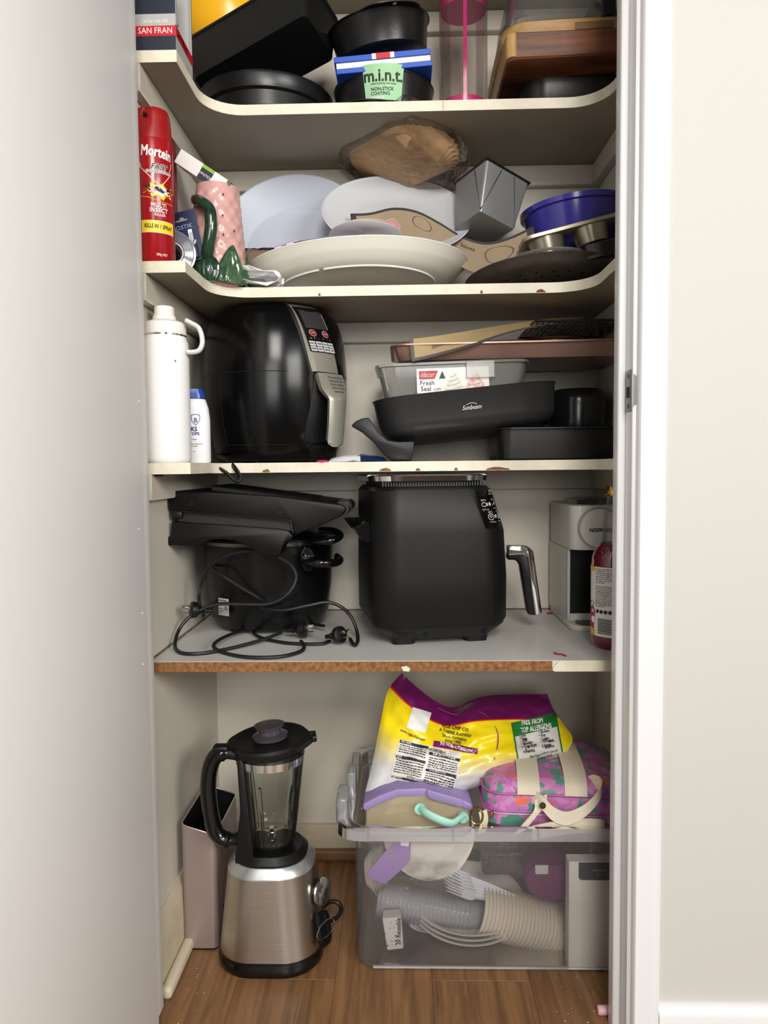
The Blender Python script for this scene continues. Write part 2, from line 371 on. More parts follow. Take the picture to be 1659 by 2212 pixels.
obj('shelf_pin', xf(tube([(0, 0, 0), (0.014, 0, 0)], 0.003, 10, per=0), TR(XL+0.018, 1.31, pz.z)), mat('pin_dark', (60, 54, 50), 0.4, 0.8), SH3, True)
xj = PX(957, 1.487, Z1)
obj('edge_joint', box(xj-0.0003, xj+0.0003, 1.4846, 1.4856, Z1-UND, Z1), mat('joint_line', (120, 108, 84), 0.8), bpy.data.objects['shelf_board'], True)
t = thing('shelf_board', 'cream shelf above the baking tins, only its underside showing', 'shelf', (0, YB, 1.994))
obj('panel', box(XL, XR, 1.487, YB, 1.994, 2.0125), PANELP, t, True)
obj('back_cleat', bev(box(XL, XR, YB-0.019, YB, 1.949, 1.994), 0.002, 1), PAINT, t, True)
t = thing('shelf_board', 'deep grey-white shelf with a bare chipboard front edge', 'shelf', (0, YB, Z4-0.0185))
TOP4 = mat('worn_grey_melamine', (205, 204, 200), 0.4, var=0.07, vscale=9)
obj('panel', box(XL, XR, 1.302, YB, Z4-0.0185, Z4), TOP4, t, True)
R_ = random.Random(4); V, F = [], []
obj('bare_edge', box(XL, PX(1193, 1.3, Z4), 1.3, 1.302, Z4-0.0185, Z4-0.001), CHIP, t, True)
xa = PX(1193, 1.3, Z4)
obj('edge_strip', prism([(xa+0.012, Z4+0.0005), (xa+0.003, Z4-0.010), (xa, Z4-0.0165), (xa+0.004, Z4-0.0192), (XR, Z4-0.0192), (XR, Z4+0.0005)], 1.2985, 1.302), EDGE, t, True)
xa = PX(876, 1.3, Z4)
obj('edge_scrap', prism([(xa-0.008, Z4-0.010), (xa+0.002, Z4-0.0085), (xa+0.008, Z4-0.013), (xa+0.006, Z4-0.0185), (xa-0.004, Z4-0.0175)], 1.298, 1.3005), EDGE, t, True, smooth=0)
obj('back_cleat', box(XL, XR, YB-0.019, YB, Z4-0.066, Z4-0.0185), PAINT, t, True)
# grime where shelf and walls meet
GRIME = mat('brown_grime', (128, 108, 78), 0.8, var=0.4, vscale=60)
obj('sealant_line', join(tube([(XL+0.001, 1.305, Z4+0.001), (XL+0.001, YB-0.002, Z4+0.001)], 0.0022, 6, per=0), tube([(XL, YB-0.001, Z4+0.001), (XR, YB-0.001, Z4+0.001)], 0.0022, 6, per=0)), GRIME, t, True)
# ---------------------------------------------------------------- common materials
BLK = mat('black_nonstick', (17, 17, 18), 0.36, spec=0.4, bump=0.05, bscale=300)
BLK2 = mat('black_nonstick_worn', (25, 25, 26), 0.32, spec=0.45, bump=0.06, bscale=250, var=0.15, vscale=12)
BLKP = mat('black_plastic', (11, 11, 12), 0.42, spec=0.4)
BLKG = mat('black_gloss_plastic', (10, 10, 11), 0.12)
WPRT = mat('white_print', (240, 240, 238), 0.5)
BPRT = mat('black_print', (22, 22, 24), 0.6)
NAVY = mat('navy_print', (28, 34, 52), 0.45)
REDP = mat('red_print', (196, 22, 42), 0.45)
CHROME = mat('chrome', (225, 225, 225), 0.06, 1.0)
PLA = mat('white_china', (226, 227, 226), 0.22)

def wall_tin(levels, th=0.0016, n=6):
    """open tin: outer levels going up, then the same levels inwards going down"""
    inn = [(l[0]-2*th, l[1]-2*th, max(l[2]-th, 0.001), l[3]+(th if i == 0 else 0))+tuple(l[4:]) for i, l in enumerate(levels)]
    return rloft(levels+inn[::-1], n, True, True)
def dish(prof, th=0.002, seg=48, rf=None):
    """open round dish: outside profile going up and out, then back down inside"""
    inn = [(max(r-th, 0), z+(th if i == 0 else th*0.25)) for i, (r, z) in enumerate(prof)]
    return lathe([(0, prof[0][1])]+prof+inn[::-1]+[(0, prof[0][1]+th)], seg, rf)

# ================================================================ top shelf
# carton of a door handle
x0, x1 = -0.4565, PX(380, 1.312, 1.70); yb = 1.415
t = thing('handle_carton', 'navy, grey and red carton lettered SAN FRAN on the top shelf', 'box', ((x0+x1)/2, 1.36, Z1))
CARD = mat('grey_carton', (176, 176, 174), 0.55)
zt = Z1+0.17; zA, zB, zC = W(330, 78, 1.312).z, W(330, 56, 1.312).z, W(330, 30, 1.312).z
obj('carton_body', join(box(x0, x1-0.001, 1.312, 1.3135, Z1, zt), box(x0, x0+0.0015, 1.3135, yb, Z1, zt), box(x0, x1, yb-0.0015, yb, Z1, zt), box(x0, x1, 1.3135, yb, Z1, Z1+0.0015), box(x1-0.0015, x1, 1.3135, yb, Z1, zB+0.002), box(x1-0.0015, x1, 1.3135, 1.322, zB, zt), box(x1-0.0015, x1, yb-0.006, yb, zB, zt)), CARD, t, True, smooth=0)
pf = flat((x0, 1.312, 0), (1, 0, 0), (0, 0, 1)); wbx = x1-x0
obj('navy_panel', join(patch(0, wbx, Z1+0.0005, zA, pf), patch(0, wbx, zC, zt, pf)), NAVY, t, True)
obj('red_band', join(patch(0, wbx, zA, zB, pf), patch(0, yb-1.312, zA, zB, flat((x1, 1.312, 0), (0, 1, 0), (0, 0, 1)))), REDP, t, True)
p2 = flat((x0+wbx*0.52, 1.312, (zA+zB)/2), (1, 0, 0), (0, 0, 1), 0.0008)
obj('lettering', text('SAN FRAN', 0.0145, p2, 0.004, sx=0.88), WPRT, t, True)
obj('lettering', text('SATIN CHROME', 0.0085, flat((x0+wbx*0.52, 1.312, zB+0.0065), (1, 0, 0), (0, 0, 1), 0.0008), sx=0.72), WPRT, t, True)
obj('lettering', text('SAN FRAN', 0.0155, flat((x1, 1.35, (zA+zB)/2), (0, 1, 0), (0, 0, 1), 0.0009), 0.012, sx=0.85), mat('pale_red_print', (220, 120, 125), 0.5), t, True)
obj('navy_foot', patch(0.055, yb-1.312, Z1+0.0006, Z1+0.013, flat((x1, 1.312, 0), (0, 1, 0), (0, 0, 1), 0.0004)), NAVY, t, True)
k = obj('handle_rose', mv(xf(lathe([(0, 0), (0.019, 0), (0.021, 0.004), (0.014, 0.010), (0.010, 0.02), (0, 0.02)], 24), RY(70)), x1-0.032, 1.36, zB+0.03), mat('dark_satin_metal', (60, 60, 60), 0.3, 0.9), t, True)
obj('brass_ring', mv(xf(lathe([(0.0195, 0.001), (0.0225, 0.003), (0.0195, 0.0055)], 24), RY(70)), x1-0.032, 1.36, zB+0.03), mat('brass', (190, 150, 70), 0.25, 1.0), k, True)

# round springform tin, roasting tin leaning on it, yellow bowl in the tin
cy = 1.635; cx = PX(578, cy, Z1)
t = thing('springform_tin', 'shallow round black cake tin under the leaning rectangular tin', 'cake tin', (cx, cy, Z1))
zf = W(578, 152, 1.50).z-Z1
obj('tin_body', dish([(0.125, 0.010), (0.130, 0.012), (0.131, zf*0.55), (0.138, zf*0.6), (0.139, zf-0.004), (0.142, zf)], 0.002, 64), BLK2, t)
obj('base_plate', lathe([(0, 0), (0.139, 0), (0.1425, 0.003), (0.1425, 0.007), (0.132, 0.010), (0, 0.010)], 64), BLK, t)
rm = TR(Vector((-0.288, 1.60, 1.828))) @ Euler([math.radians(a) for a in (-12.7, -15.5, -19.2)], 'XYZ').to_matrix().to_4x4()
t = thing('roasting_tin', 'deep rectangular black tin leaning up to the right on the top shelf', 'baking tin', m=rm)
L_, B_, H_ = 0.318, 0.15, 0.086
obj('tin_body', wall_tin([(L_*.855, B_*.82, 0.014, -H_/2), (L_*.868, B_*.84, 0.018, -H_/2+0.006), (L_*0.985, B_*0.98, 0.020, H_/2-0.004), (L_*0.99, B_*0.985, 0.021, H_/2-0.001)], 0.002, 8), BLK, t)
obj('rolled_rim', rloft([(L_*0.985, B_*0.98, 0.02, H_/2-0.005), (L_*1.01, B_*1.02, 0.024, H_/2-0.004), (L_*1.012, B_*1.024, 0.024, H_/2), (L_*0.985, B_*0.98, 0.02, H_/2+0.001), (L_*0.97, B_*0.96, 0.02, H_/2-0.002)], 8, False, False), BLK2, t)
t = thing('mixing_bowl', 'bright yellow mixing bowl sitting in the leaning black tin', 'bowl', m=TR(W(505, 84, 1.672)) @ RY(-14) @ RX(-2))
obj('bowl_body', dish([(0.05, -0.055), (0.074, -0.047), (0.092, -0.02), (0.100, 0.02), (0.103, 0.045), (0.106, 0.0465)], 0.003, 56), mat('yellow_plastic', (236, 176, 14), 0.28), t)
# thin black bases, pie tin with its green sleeve, blue carton, round tin on top
cy = 1.60; cx = PX(806, cy, Z1)
for k in range(3):
    t = thing('tin_base', ('lowest', 'middle', 'uppermost')[k]+' of the thin round black plates under the green-labelled tin', 'tin base', (cx-0.003*k, cy, Z1+0.0045*k), group='thin plates under the pie tin')
    obj('plate_disc', lathe([(0, 0), (0.096, 0), (0.102, 0.0022), (0.102, 0.0042), (0.097, 0.0036), (0, 0.003)], 56), BLK, t)
zb = Z1+0.0138; cx = PX(830, 1.60, Z1); ztop = W(830, 146, 1.50).z-zb
t = thing('pie_tin', 'round black tin with a green paper label below the blue carton', 'cake tin', (cx, 1.605, zb))
pp = [(0.088, 0.0), (0.094, 0.004), (0.1035, ztop-0.006), (0.1035, ztop-0.003), (0.1045, ztop-0.002), (0.105, ztop)]
obj('tin_body', dish(pp, 0.0018, 64), BLK2, t)
lab = mat('mint_paper', (160, 206, 160), 0.6, var=0.06, vscale=30)
def conemap(phi, lift=0.0012):
    def f(x, y):
        s = min(max(y/(ztop-0.006), 0), 1.2); r = 0.094+(0.1035-0.094)*s+lift; a = math.radians(phi)+x/0.099
        return Vector((r*math.sin(a), -r*math.cos(a), 0.004+y))
    return f
cm = conemap(0.5)
lb = obj('paper_label', sheet(lambda u, v: cm((u-0.5)*(0.074+0.005*v), -0.002+v*(ztop+0.006)), 10, 3, 0.0004), lab, t)
cm2 = conemap(0.5, 0.0019); DG = mat('dark_grey_print', (42, 50, 46), 0.6)
obj('lettering', join(text('m.i.n.t.', 0.031, lambda x, y: cm2(x, y+ztop*0.70), 0.022, sx=0.92), text('make anything new enjoy', 0.0062, lambda x, y: cm2(x, y+ztop*0.47), 0.004, shear=0.3, sx=0.8)), DG, lb)
obj('lettering', join(text('NON-STICK', 0.0098, lambda x, y: cm2(x, y+ztop*0.30), 0.015, align='LEFT'), text('COATING', 0.0098, lambda x, y: cm2(x, y+ztop*0.165), 0.015, align='LEFT')) if False else join(text('NON-STICK', 0.0085, lambda x, y: cm2(x-0.002, y+ztop*0.30), 0.015), text('COATING', 0.0085, lambda x, y: cm2(x-0.006, y+ztop*0.165), 0.015)), mat('navy_green_print', (26, 44, 70), 0.6), lb)
obj('lettering', text('bundt tin', 0.0085, lambda x, y: cm2(x-0.010, y+ztop*0.045), 0.0, sx=0.8), WPRT, lb)
# blue flat carton across the tin
p0, p1 = W(724, 152, 1.51), W(932, 126, 1.50); dx = p1-p0; ang = math.degrees(math.atan2(dx.z, dx.x)); Lc = dx.length
t = thing('flat_carton', 'flat blue and white carton lying between two round black tins', 'box', m=TR((p0+p1)/2+Vector((0, 0, -0.010))) @ RY(-ang))
BLU = mat('bright_blue_card', (38, 84, 190), 0.35)
obj('lid', bev(box(-Lc/2, Lc/2, 0, 0.14, 0.021, 0.0325), 0.001, 1), BLU, t)
obj('white_core', box(-Lc/2+0.004, Lc/2-0.001, 0.003, 0.138, 0.010, 0.0212), mat('white_card', (226, 226, 222), 0.6, bump=0.3, bscale=200), t)
obj('tray', bev(box(-Lc/2+0.003, Lc/2+0.002, 0.001, 0.14, 0.0, 0.0102), 0.001, 1), BLU, t)
pf = flat((0, 0, 0), (1, 0, 0), (0, 0, 1), 0.0006)
obj('white_print', patch(-0.020, 0.024, 0.0213, 0.0322, pf), WPRT, t); obj('red_print', patch(-0.012, 0.016, 0.0213, 0.0322, flat((0, 0, 0), (1, 0, 0), (0, 0, 1), 0.001)), REDP, t)
# round tin on the carton, tipped back
t = thing('flanged_tin', 'round black tin with a holed flange, top of its pile beside the clear canister', 'cake tin', m=TR(W(822, 92, 1.595)) @ RX(9) @ RY(-8))
obj('tin_body', dish([(0.088, -0.034), (0.093, -0.030), (0.101, 0.022), (0.104, 0.0255)], 0.0018, 64), BLK2, t)
def ear(a, k):
    d = math.atan2(math.sin(a+math.radians(72)), math.cos(a+math.radians(72)))
    return 1+(0.13*max(0, 1-(d/0.62)**4) if k in (1, 2) else 0)
obj('flange', lathe([(0.102, 0.0242), (0.1065, 0.0245), (0.1065, 0.0262), (0.102, 0.0262)], 96, ear), BLK, t)
a = math.radians(-72); obj('hanging_hole', mv(lathe([(0, 0), (0.0036, 0), (0.0036, 0.0006), (0, 0.0006)], 16), 0.111*math.cos(a), 0.111*math.sin(a), 0.0236), mat('hole_light', (205, 200, 190), 0.6), t)
# clear canister with magenta ends
cy = 1.56; cx = PX(1001, cy, Z1); r = mm(50, cy)
t = thing('clear_canister', 'tall clear canister with magenta base and lid on the top shelf', 'canister', (cx, cy, Z1))
MAG = mat('magenta_plastic', (196, 16, 116), 0.35)
obj('cylinder_wall', lathe([(r*0.985, 0.004), (r, 0.008), (r, 0.24)], 56), clear('smoky_clear_plastic', (246, 242, 240), 0.07, (205, 195, 188), 0.1, 0.55), t)
zbs = W(1001, 203, 1.515).z-Z1
obj('base_cap', lathe([(0, 0), (r*0.90, 0), (r*0.935, 0.003), (r*0.935, zbs), (0, zbs)], 48), MAG, t)
zl = W(1001, 14, 1.56).z-Z1
obj('lid', lathe([(0, zl-0.012), (r*0.93, zl-0.012), (r*0.94, zl+0.06), (r*1.03, zl+0.06), (r*1.03, zl+0.075), (0, zl+0.075)], 48), MAG, t)
obj('gauge_strip', box(-0.0035, 0.0035, -r*0.93, -r*0.90, 0.018, zl), mat('magenta_strip', (190, 20, 112), 0.7, spec=0.1), t)
# black oven dish, wooden board on it, clear cloche board on top
t = thing('oven_dish', 'rounded black baking dish beneath the dark wooden board', 'baking tin', (0.345, 1.605, Z1))
obj('dish_body', wall_tin([(0.185, 0.17, 0.045, 0), (0.195, 0.18, 0.05, 0.006), (0.206, 0.19, 0.055, 0.052), (0.214, 0.198, 0.058, 0.055), (0.214, 0.198, 0.058, 0.058)], 0.002, 10), BLK2, t)
cy = 1.575
t = thing('shallow_tray', 'thin black round tray peeping out left of the oven dish', 'tray', (PX(1108, 1.56, Z1)-0.015, 1.565, Z1))
obj('tray_disc', lathe([(0, 0), (0.05, 0), (0.062, 0.005), (0.0635, 0.0075), (0.061, 0.0085), (0.05, 0.003), (0, 0.003)], 48), BLK, t)
def wood(name, c1, c2, s):
    m = mat(name, c1, 0.42, color2=c2, vscale=1.0, stretch=s, bump=0.08, bscale=2); return m
ACA = wood('acacia_wood', (128, 74, 44), (70, 38, 22), (6, 40, 60)); PALEW = wood('pale_wood', (190, 152, 102), (156, 118, 72), (8, 50, 60))
pA, pB = W(1097, 124, 1.437), W(1099, 66, 1.437)
t = thing('acacia_board', 'thick dark wooden board with a pale rounded corner on the top shelf', 'board', (pA.x+0.11, 1.59, pA.z), (0, -1.4, 0))
hb = pB.z-pA.z; wbd = 0.222; dbd = 0.305
obj('board_body', bev(rloft([(wbd, dbd, 0.02, 0), (wbd, dbd, 0.02, hb)], 5), 0.003, 1), ACA, t)
obj('corner_strip', rloft([(0.026, dbd+0.0016, 0.016, 0.004, -wbd/2+0.0125, 0), (0.026, dbd+0.0016, 0.016, hb-0.002, -wbd/2+0.0125, 0)], 5), mat('golden_sapwood', (192, 154, 98), 0.4, color2=(160, 120, 68), vscale=20), t)
zq = pB.z+0.002; xq = W(1090, 60, 1.45).x
t = thing('cloche_board', 'pale wooden board under a clear plastic cover on the dark board', 'board', (xq+0.12, 1.60, zq), (0, -2.0, 0))
obj('board_base', bev(rloft([(0.244, 0.30, 0.05, 0), (0.244, 0.30, 0.05, 0.026)], 8), 0.003, 1), PALEW, t)
obj('finger_groove', bev(box(0.012, 0.085, -0.1515, -0.1485, 0.003, 0.017), 0.006, 2), mat('groove_wood', (120, 86, 50), 0.6), t)
obj('clear_cover', wall_tin([(0.238, 0.29, 0.05, 0.027), (0.236, 0.288, 0.05, 0.040), (0.222, 0.276, 0.05, 0.043), (0.20, 0.25, 0.05, 0.12), (0.16, 0.2, 0.05, 0.128)], 0.003, 8), clear('cover_plastic', (240, 240, 238), 0.12, (190, 190, 186), 0.1, 0.6), t)
obj('black_clip', bev(box(0.062, 0.088, -0.156, -0.148, 0.024, 0.085), 0.002, 1), BLKP, t)
obj('black_handle', tube([(0.112, -0.14, 0.02), (0.098, -0.12, 0.10), (0.07, 0, 0.15)], 0.006, 8), BLKP, t)
# ================================================================ second shelf
# red spray can
cy = 1.336; cx = PX(333.5, cy, 1.42); r = mm(41, cy)
t = thing('spray_can', 'red insect spray can standing on the left end of a shelf', 'spray can', (cx, cy, Z2))
RED = mat('red_can_paint', (158, 10, 20), 0.24, coat=0.2); REDC = mat('red_cap_plastic', (150, 14, 20), 0.38)
zz = lambda py: W(334, py, cy-r*0.8).z-Z2
obj('can_body', lathe([(0, 0), (r*0.93, 0), (r, 0.003), (r, zz(297)-0.004), (r*0.985, zz(297)), (0, zz(297))], 56), RED, t)
zc0, zc1 = zz(297), zz(224)
def capd(a, k):
    d = math.atan2(math.sin(a+math.radians(100)), math.cos(a+math.radians(100))); return 1-0.28*math.exp(-(d/0.33)**2)*(1 if 4 <= k <= 7 else (0.4 if k in (3, 8) else 0))
cap = obj('cap', lathe([(0, zc0), (r*0.985, zc0), (r*0.97, zc0+0.012), (r*0.945, zc0+(zc1-zc0)*.4), (r*0.92, zc0+(zc1-zc0)*.62), (r*0.90, zc0+(zc1-zc0)*.75), (r*0.87, zc0+(zc1-zc0)*.86), (r*0.82, zc0+(zc1-zc0)*.94), (r*0.72, zc1-0.002), (r*0.4, zc1), (0, zc1)], 72, capd), REDC, t)
obj('nozzle', mv(xf(lathe([(0, 0), (0.003, 0), (0.003, 0.006), (0, 0.006)], 12), RX(90)), -0.004, -r*0.66, zc0+(zc1-zc0)*0.72), BLKP, cap)
PH = 31
def onc(px, py): return ((px-341)*cy/FPX*1.03, zz(py))
cm = cyl(r, 0, PH)
def T(s, size, px, py, m, b=0.02, sh=0.0, sx=1.0, rot=0.0):
    x0, y0 = onc(px, py); c, q = math.cos(rot), math.sin(rot)
    obj('lettering', text(s, size, lambda x, y: cm(x0+x*c-y*q, y0+x*q+y*c), b, sh, sx=sx), m, t)
T('Mortein', 0.0245, 340, 330, WPRT, 0.03, sx=0.7, rot=-0.08)
T('FAST', 0.0135, 343, 362, WPRT, 0.07, 0.25, sx=0.95); T('KNOCKDOWN', 0.0065, 341, 372, WPRT, 0.10, 0.25, sx=0.95)
cm = cyl(r, 0, PH, 0.0009); T('FAST', 0.0135, 343, 362, BPRT, 0.015, 0.25, sx=0.95); T('KNOCKDOWN', 0.0065, 341, 372, BPRT, 0.0, 0.25, sx=0.95); cm = cyl(r, 0, PH)
T('MULTI', 0.0098, 341, 445, WPRT, 0.03); T('INSECT', 0.0098, 341, 455.5, WPRT, 0.03); T('KILLER', 0.0064, 343, 465, WPRT, 0.03); T('300g NET', 0.0062, 345, 551, WPRT, 0.0, sx=0.8)
def L2(pts, w, m, nm='printed_line', lift=0.0005):
    c2 = cyl(r, 0, PH, lift)
    P = []
    for (ax, ay), (bx, by) in zip(pts, pts[1:]): P += [(ax+(bx-ax)*k/4, ay+(by-ay)*k/4) for k in range(4)]
    P.append(pts[-1]); obj(nm, line2([onc(*p) for p in P], w, c2), m, t)
CREAMP = mat('cream_print', (232, 214, 190), 0.5); GOLDP = mat('gold_print', (224, 150, 30), 0.5); YEL = mat('yellow_print', (244, 210, 20), 0.45)
L2([(297, 335), (307, 360), (301, 358), (345, 405), (371, 370), (366, 372), (374, 345)], 0.0014, CREAMP)
L2([(294, 424), (320, 428), (344, 437), (376, 437)], 0.0013, GOLDP)
R_ = random.Random(3)
star = [onc(344+(36 if k % 2 == 0 else 24)*math.cos(2*math.pi*k/18)*R_.uniform(.85, 1.1), 413-(19 if k % 2 == 0 else 11)*math.sin(2*math.pi*k/18)*R_.uniform(.85, 1.1)) for k in range(18)]
c1 = cyl(r, 0, PH, 0.0007)
V = [c1(*onc(344, 413))]+[c1(*p) for p in star]; obj('burst_print', (V, [(0, k, k % 18+1) for k in range(1, 19)]), YEL, t)
c1 = cyl(r, 0, PH, 0.0010); V = [c1(*onc(344, 412))]+[c1(onc(344, 412)[0]+(p[0]-onc(344, 412)[0])*0.68, onc(344, 412)[1]+(p[1]-onc(344, 412)[1])*0.68) for p in star]
obj('burst_print', (V, [(0, k, k % 18+1) for k in range(1, 19)]), WPRT, t)
c1 = cyl(r, 0, PH, 0.0013); ins = []
for ex, ey, ea, eb, ro in ((343, 411, 11, 4, -0.5), (318, 404, 7, 3, 0.3), (362, 408, 6, 3, 0.4)):
    ins.append(blob([onc(ex+ea*math.cos(q)*math.cos(ro)-eb*math.sin(q)*math.sin(ro), ey-ea*math.cos(q)*math.sin(ro)-eb*math.sin(q)*math.cos(ro)) for q in [2*math.pi*k/14 for k in range(14)]], c1))
    for k in (-1, 0, 1): ins.append(line2([onc(ex+k*4-3, ey-7), onc(ex+k*4, ey), onc(ex+k*4+3, ey+8)], 0.0006, c1))
obj('insect_print', join(*ins), mat('insect_brown', (58, 30, 22), 0.6), t)
a, b = onc(306, 499), onc(374, 477)
obj('label_border', patch(a[0]-0.001, b[0]+0.001, a[1]-0.004, b[1]-0.0005, cyl(r, 0, PH, 0.0005), 12), WPRT, t)
obj('yellow_label', patch(a[0], b[0], a[1]-0.003, b[1]-0.0015, cyl(r, 0, PH, 0.0008), 12), YEL, t)
cm = cyl(r, 0, PH, 0.0012); T('KILLS IN 1 SPRAY', 0.0098, 340, 491, BPRT, 0.025, 0.1, sx=0.66, rot=-0.04)
# red thing behind the can: a second carton edge on the wall side
t = thing('red_packet', 'dull red packet edge behind the spray can by the wall', 'packet', (XL+0.007, 1.45, Z2))
obj('packet_body', bev(box(-0.0055, 0.0055, -0.07, 0.06, 0, 0.285), 0.002, 1), mat('dull_red_card', (140, 44, 48), 0.6), t)
# clear tape roll
p = W(372, 521, 1.395); rt = mm(47, 1.395)
t = thing('tape_roll', 'roll of clear tape standing between the spray can and pink jug', 'tape roll', m=TR(p.x, 1.395, Z2+rt+0.0005) @ RZ(24) @ RX(90))
prof = [(rt*0.45, -0.012)]
for k in range(9): rr = rt*(0.5+0.05*k); prof += [(rr, 0.0125), (rr+rt*0.02, 0.0115)]
obj('tape_coil', lathe(prof+[(rt, 0.012), (rt, -0.012), (rt*0.45, -0.012)], 56), clear('tape_film', (226, 228, 236), 0.42, (196, 200, 208), 0.12, 2.0), t)
obj('tape_core', lathe([(rt*0.40, -0.0125), (rt*0.46, -0.0125), (rt*0.46, 0.0125), (rt*0.40, 0.0125), (rt*0.40, -0.0125)], 40), mat('pale_core', (190, 190, 192), 0.5), t)
# hook card
cm_ = TR(at(398, 1.437, Z2+0.083)) @ RZ(-3) @ RY(-12) @ RX(-6)
t = thing('hook_card', 'navy hang card lettered BOSTIK leaning behind the spray can', 'hang card', m=cm_)
cw, ch = 0.062, 0.105
NAVC = mat('navy_card', (28, 40, 78), 0.4)
obj('card', rloft([(cw, 0.001, 0.0004, -ch/2+0.005), (cw, 0.001, 0.0004, ch/2)], 2), NAVC, t)
pf = flat((0, -0.0006, 0), (1, 0, 0), (0, 0, 1), 0.0003)
obj('hang_hole', blob([(-0.008, 0.033), (0.012, 0.033), (0.015, 0.036), (0.008, 0.036), (0.006, 0.040), (0.000, 0.041), (-0.003, 0.036), (-0.011, 0.036)], pf), mat('hole_beige', (150, 142, 128), 0.7), t)
obj('lettering', join(text('BOSTIK', 0.0118, lambda x, y: pf(x+0.001, y+0.021), 0.012), text('HOOKS', 0.007, lambda x, y: pf(x-0.016, y-0.006), 0.0), text('LARGE', 0.009, lambda x, y: pf(x-0.014, y-0.015), 0.02)), mat('pale_blue_print', (196, 204, 222), 0.5), t)
obj('hook', tube([(0.016, -0.004, 0.006), (0.016, -0.005, -0.012), (0.020, -0.010, -0.020), (0.024, -0.011, -0.014)], 0.0022, 8), mat('pale_hook', (186, 194, 208), 0.35), t)
obj('adhesive_strip', box(0.010, 0.018, -0.0015, -0.0007, -0.008, 0.014), WPRT, t)
obj('blister', wall_tin([(0.05, 0.002, 0.0009, -0.045), (0.046, 0.014, 0.004, -0.044), (0.046, 0.014, 0.004, -0.012), (0.05, 0.002, 0.0009, -0.010)], 0.0003, 3), clear('blister_plastic', (240, 242, 246), 0.06, (210, 215, 225), 0.1, 1.6), t)
# small white carton tipped against the wall
t = thing('small_carton', 'small white carton with a green end tipped above the pink jug', 'box', (-0.383, 1.502, 1.538), (7.9, 33.5, 3.5))
obj('carton_body', bev(cbox(0.113, 0.068, 0.028, -0.014), 0.0008, 1), mat('white_gloss_card', (234, 232, 228), 0.35), t, smooth=0)
pf = flat((0, -0.034, 0), (1, 0, 0), (0, 0, 1)); pf2 = flat((0, -0.034, 0), (1, 0, 0), (0, 0, 1), 0.0008)
obj('navy_square', patch(-0.005, 0.021, -0.0139, 0.0139, pf), NAVY, t); obj('green_tab', patch(-0.005, 0.021, 0.0075, 0.0139, pf2), mat('lime_print', (140, 186, 60), 0.5), t)
obj('lettering', text('Kitchen', 0.0085, lambda x, y: pf2(-x+0.008, -y-0.003), 0.02), WPRT, t)
obj('green_end', join(box(0.0568, 0.0573, -0.0335, 0.0335, -0.0138, 0.0138), patch(0.050, 0.0566, -0.0139, 0.0139, pf)), mat('leaf_green_print', (86, 120, 44), 0.45, var=0.4, vscale=60), t)
# pink dimpled jug with green handle
cy = 1.502; jx = PX(466, cy, Z2); t = thing('fruit_jug', 'pink dimpled china jug with dark green handle and leaves', 'jug', (jx, cy, Z2), (0, 2.5, 0))
Hj = W(455, 408, cy).z-Z2; rb, rtp = 0.0595, 0.042; nz = 56; prof = []
for k in range(nz+1):
    s = k/nz; rr = rb*(1-s)**1.0+rtp*s+0.006*math.sin(math.pi*s)*(1-s); prof.append((rr*(0.86+0.14*min(1, s/0.06)), s*Hj))
def dim(a, k):
    s = k/nz
    if s < 0.1 or s > 0.93: return 1.0
    return 1+0.035*(math.cos(a*11+math.pi*(0 if int(s*13) % 2 else 1)))*abs(math.sin(s*13*math.pi))
PINK = mat('pink_glaze', (214, 166, 160), 0.22, var=0.10, vscale=40)
obj('jug_body', lathe([(0, 0)]+prof+[(rtp-0.004, Hj), (rtp-0.004, Hj*0.5), (0, Hj*0.5)], 88, lambda a, k: dim(a, k-1) if 0 < k <= nz else 1.0), PINK, t)
SEED = mat('seed_red', (150, 30, 40), 0.3)
for k, (px, py) in enumerate(((462, 421), (467, 467), (474, 509), (492, 495), (418, 496))):
    s = (W(px, py, cy-0.04).z-Z2)/Hj; rr = rb*(1-s)+rtp*s+0.0065; x = W(px, py, cy-0.04).x-jx+0.03*s*0+0.07*s*Hj; yy = -math.sqrt(max(rr*rr-x*x, 1e-5))
    obj('seed', mv(xf(lathe([(0, -0.0028), (0.0016, -0.001), (0.0014, 0.0012), (0, 0.0030)], 8), SC(1, 1, 1)), x, yy, s*Hj), SEED, t)
GRN = mat('dark_green_glaze', (38, 70, 48), 0.12, coat=0.5, color2=(24, 44, 32), vscale=60)
jw = lambda px, py, Y: W(px, py, Y)
obj('handle', tube([jw(432, 431, 1.49), jw(424, 432, 1.462), jw(436, 437, 1.438), jw(452, 452, 1.426), jw(456, 485, 1.424), jw(451, 525, 1.428), jw(447, 556, 1.438)], lambda s: 0.0105+0.0022*s, 12), GRN, t, True)
pc = jw(449, 578, 1.437)
obj('handle_leaf', xf(lathe([(0, -0.028), (0.014, -0.026), (0.021, -0.012), (0.022, 0.002), (0.015, 0.016), (0.006, 0.026), (0, 0.030)], 60, lambda a, k: 1+0.06*math.cos(a*17)), TR(pc) @ SC(1.1, 0.55, 1)), GRN, t, True)
LEAFG = mat('leaf_green_glaze', (70, 106, 70), 0.15, coat=0.4, color2=(40, 70, 46), vscale=50)
def jleaf(phi, hh, wd):
    def fn(u, v):
        s = 0.02+v*hh; w = wd*(1-v)**0.7*(u-0.5)*2*min(1, v*6+0.55); rr = rb*(1-s)+rtp*s+0.0085+0.0012*math.cos(u*34); a = math.radians(phi)+w/0.055
        return (rr*math.sin(a), -rr*math.cos(a), s*Hj)
    return sheet(fn, 26, 12, 0.002)
for phi, hh, wd in ((44, 0.36, 0.036), (-40, 0.22, 0.03), (95, 0.34, 0.03), (-85, 0.32, 0.03)):
    obj('leaf', jleaf(phi, hh, wd), LEAFG, t)
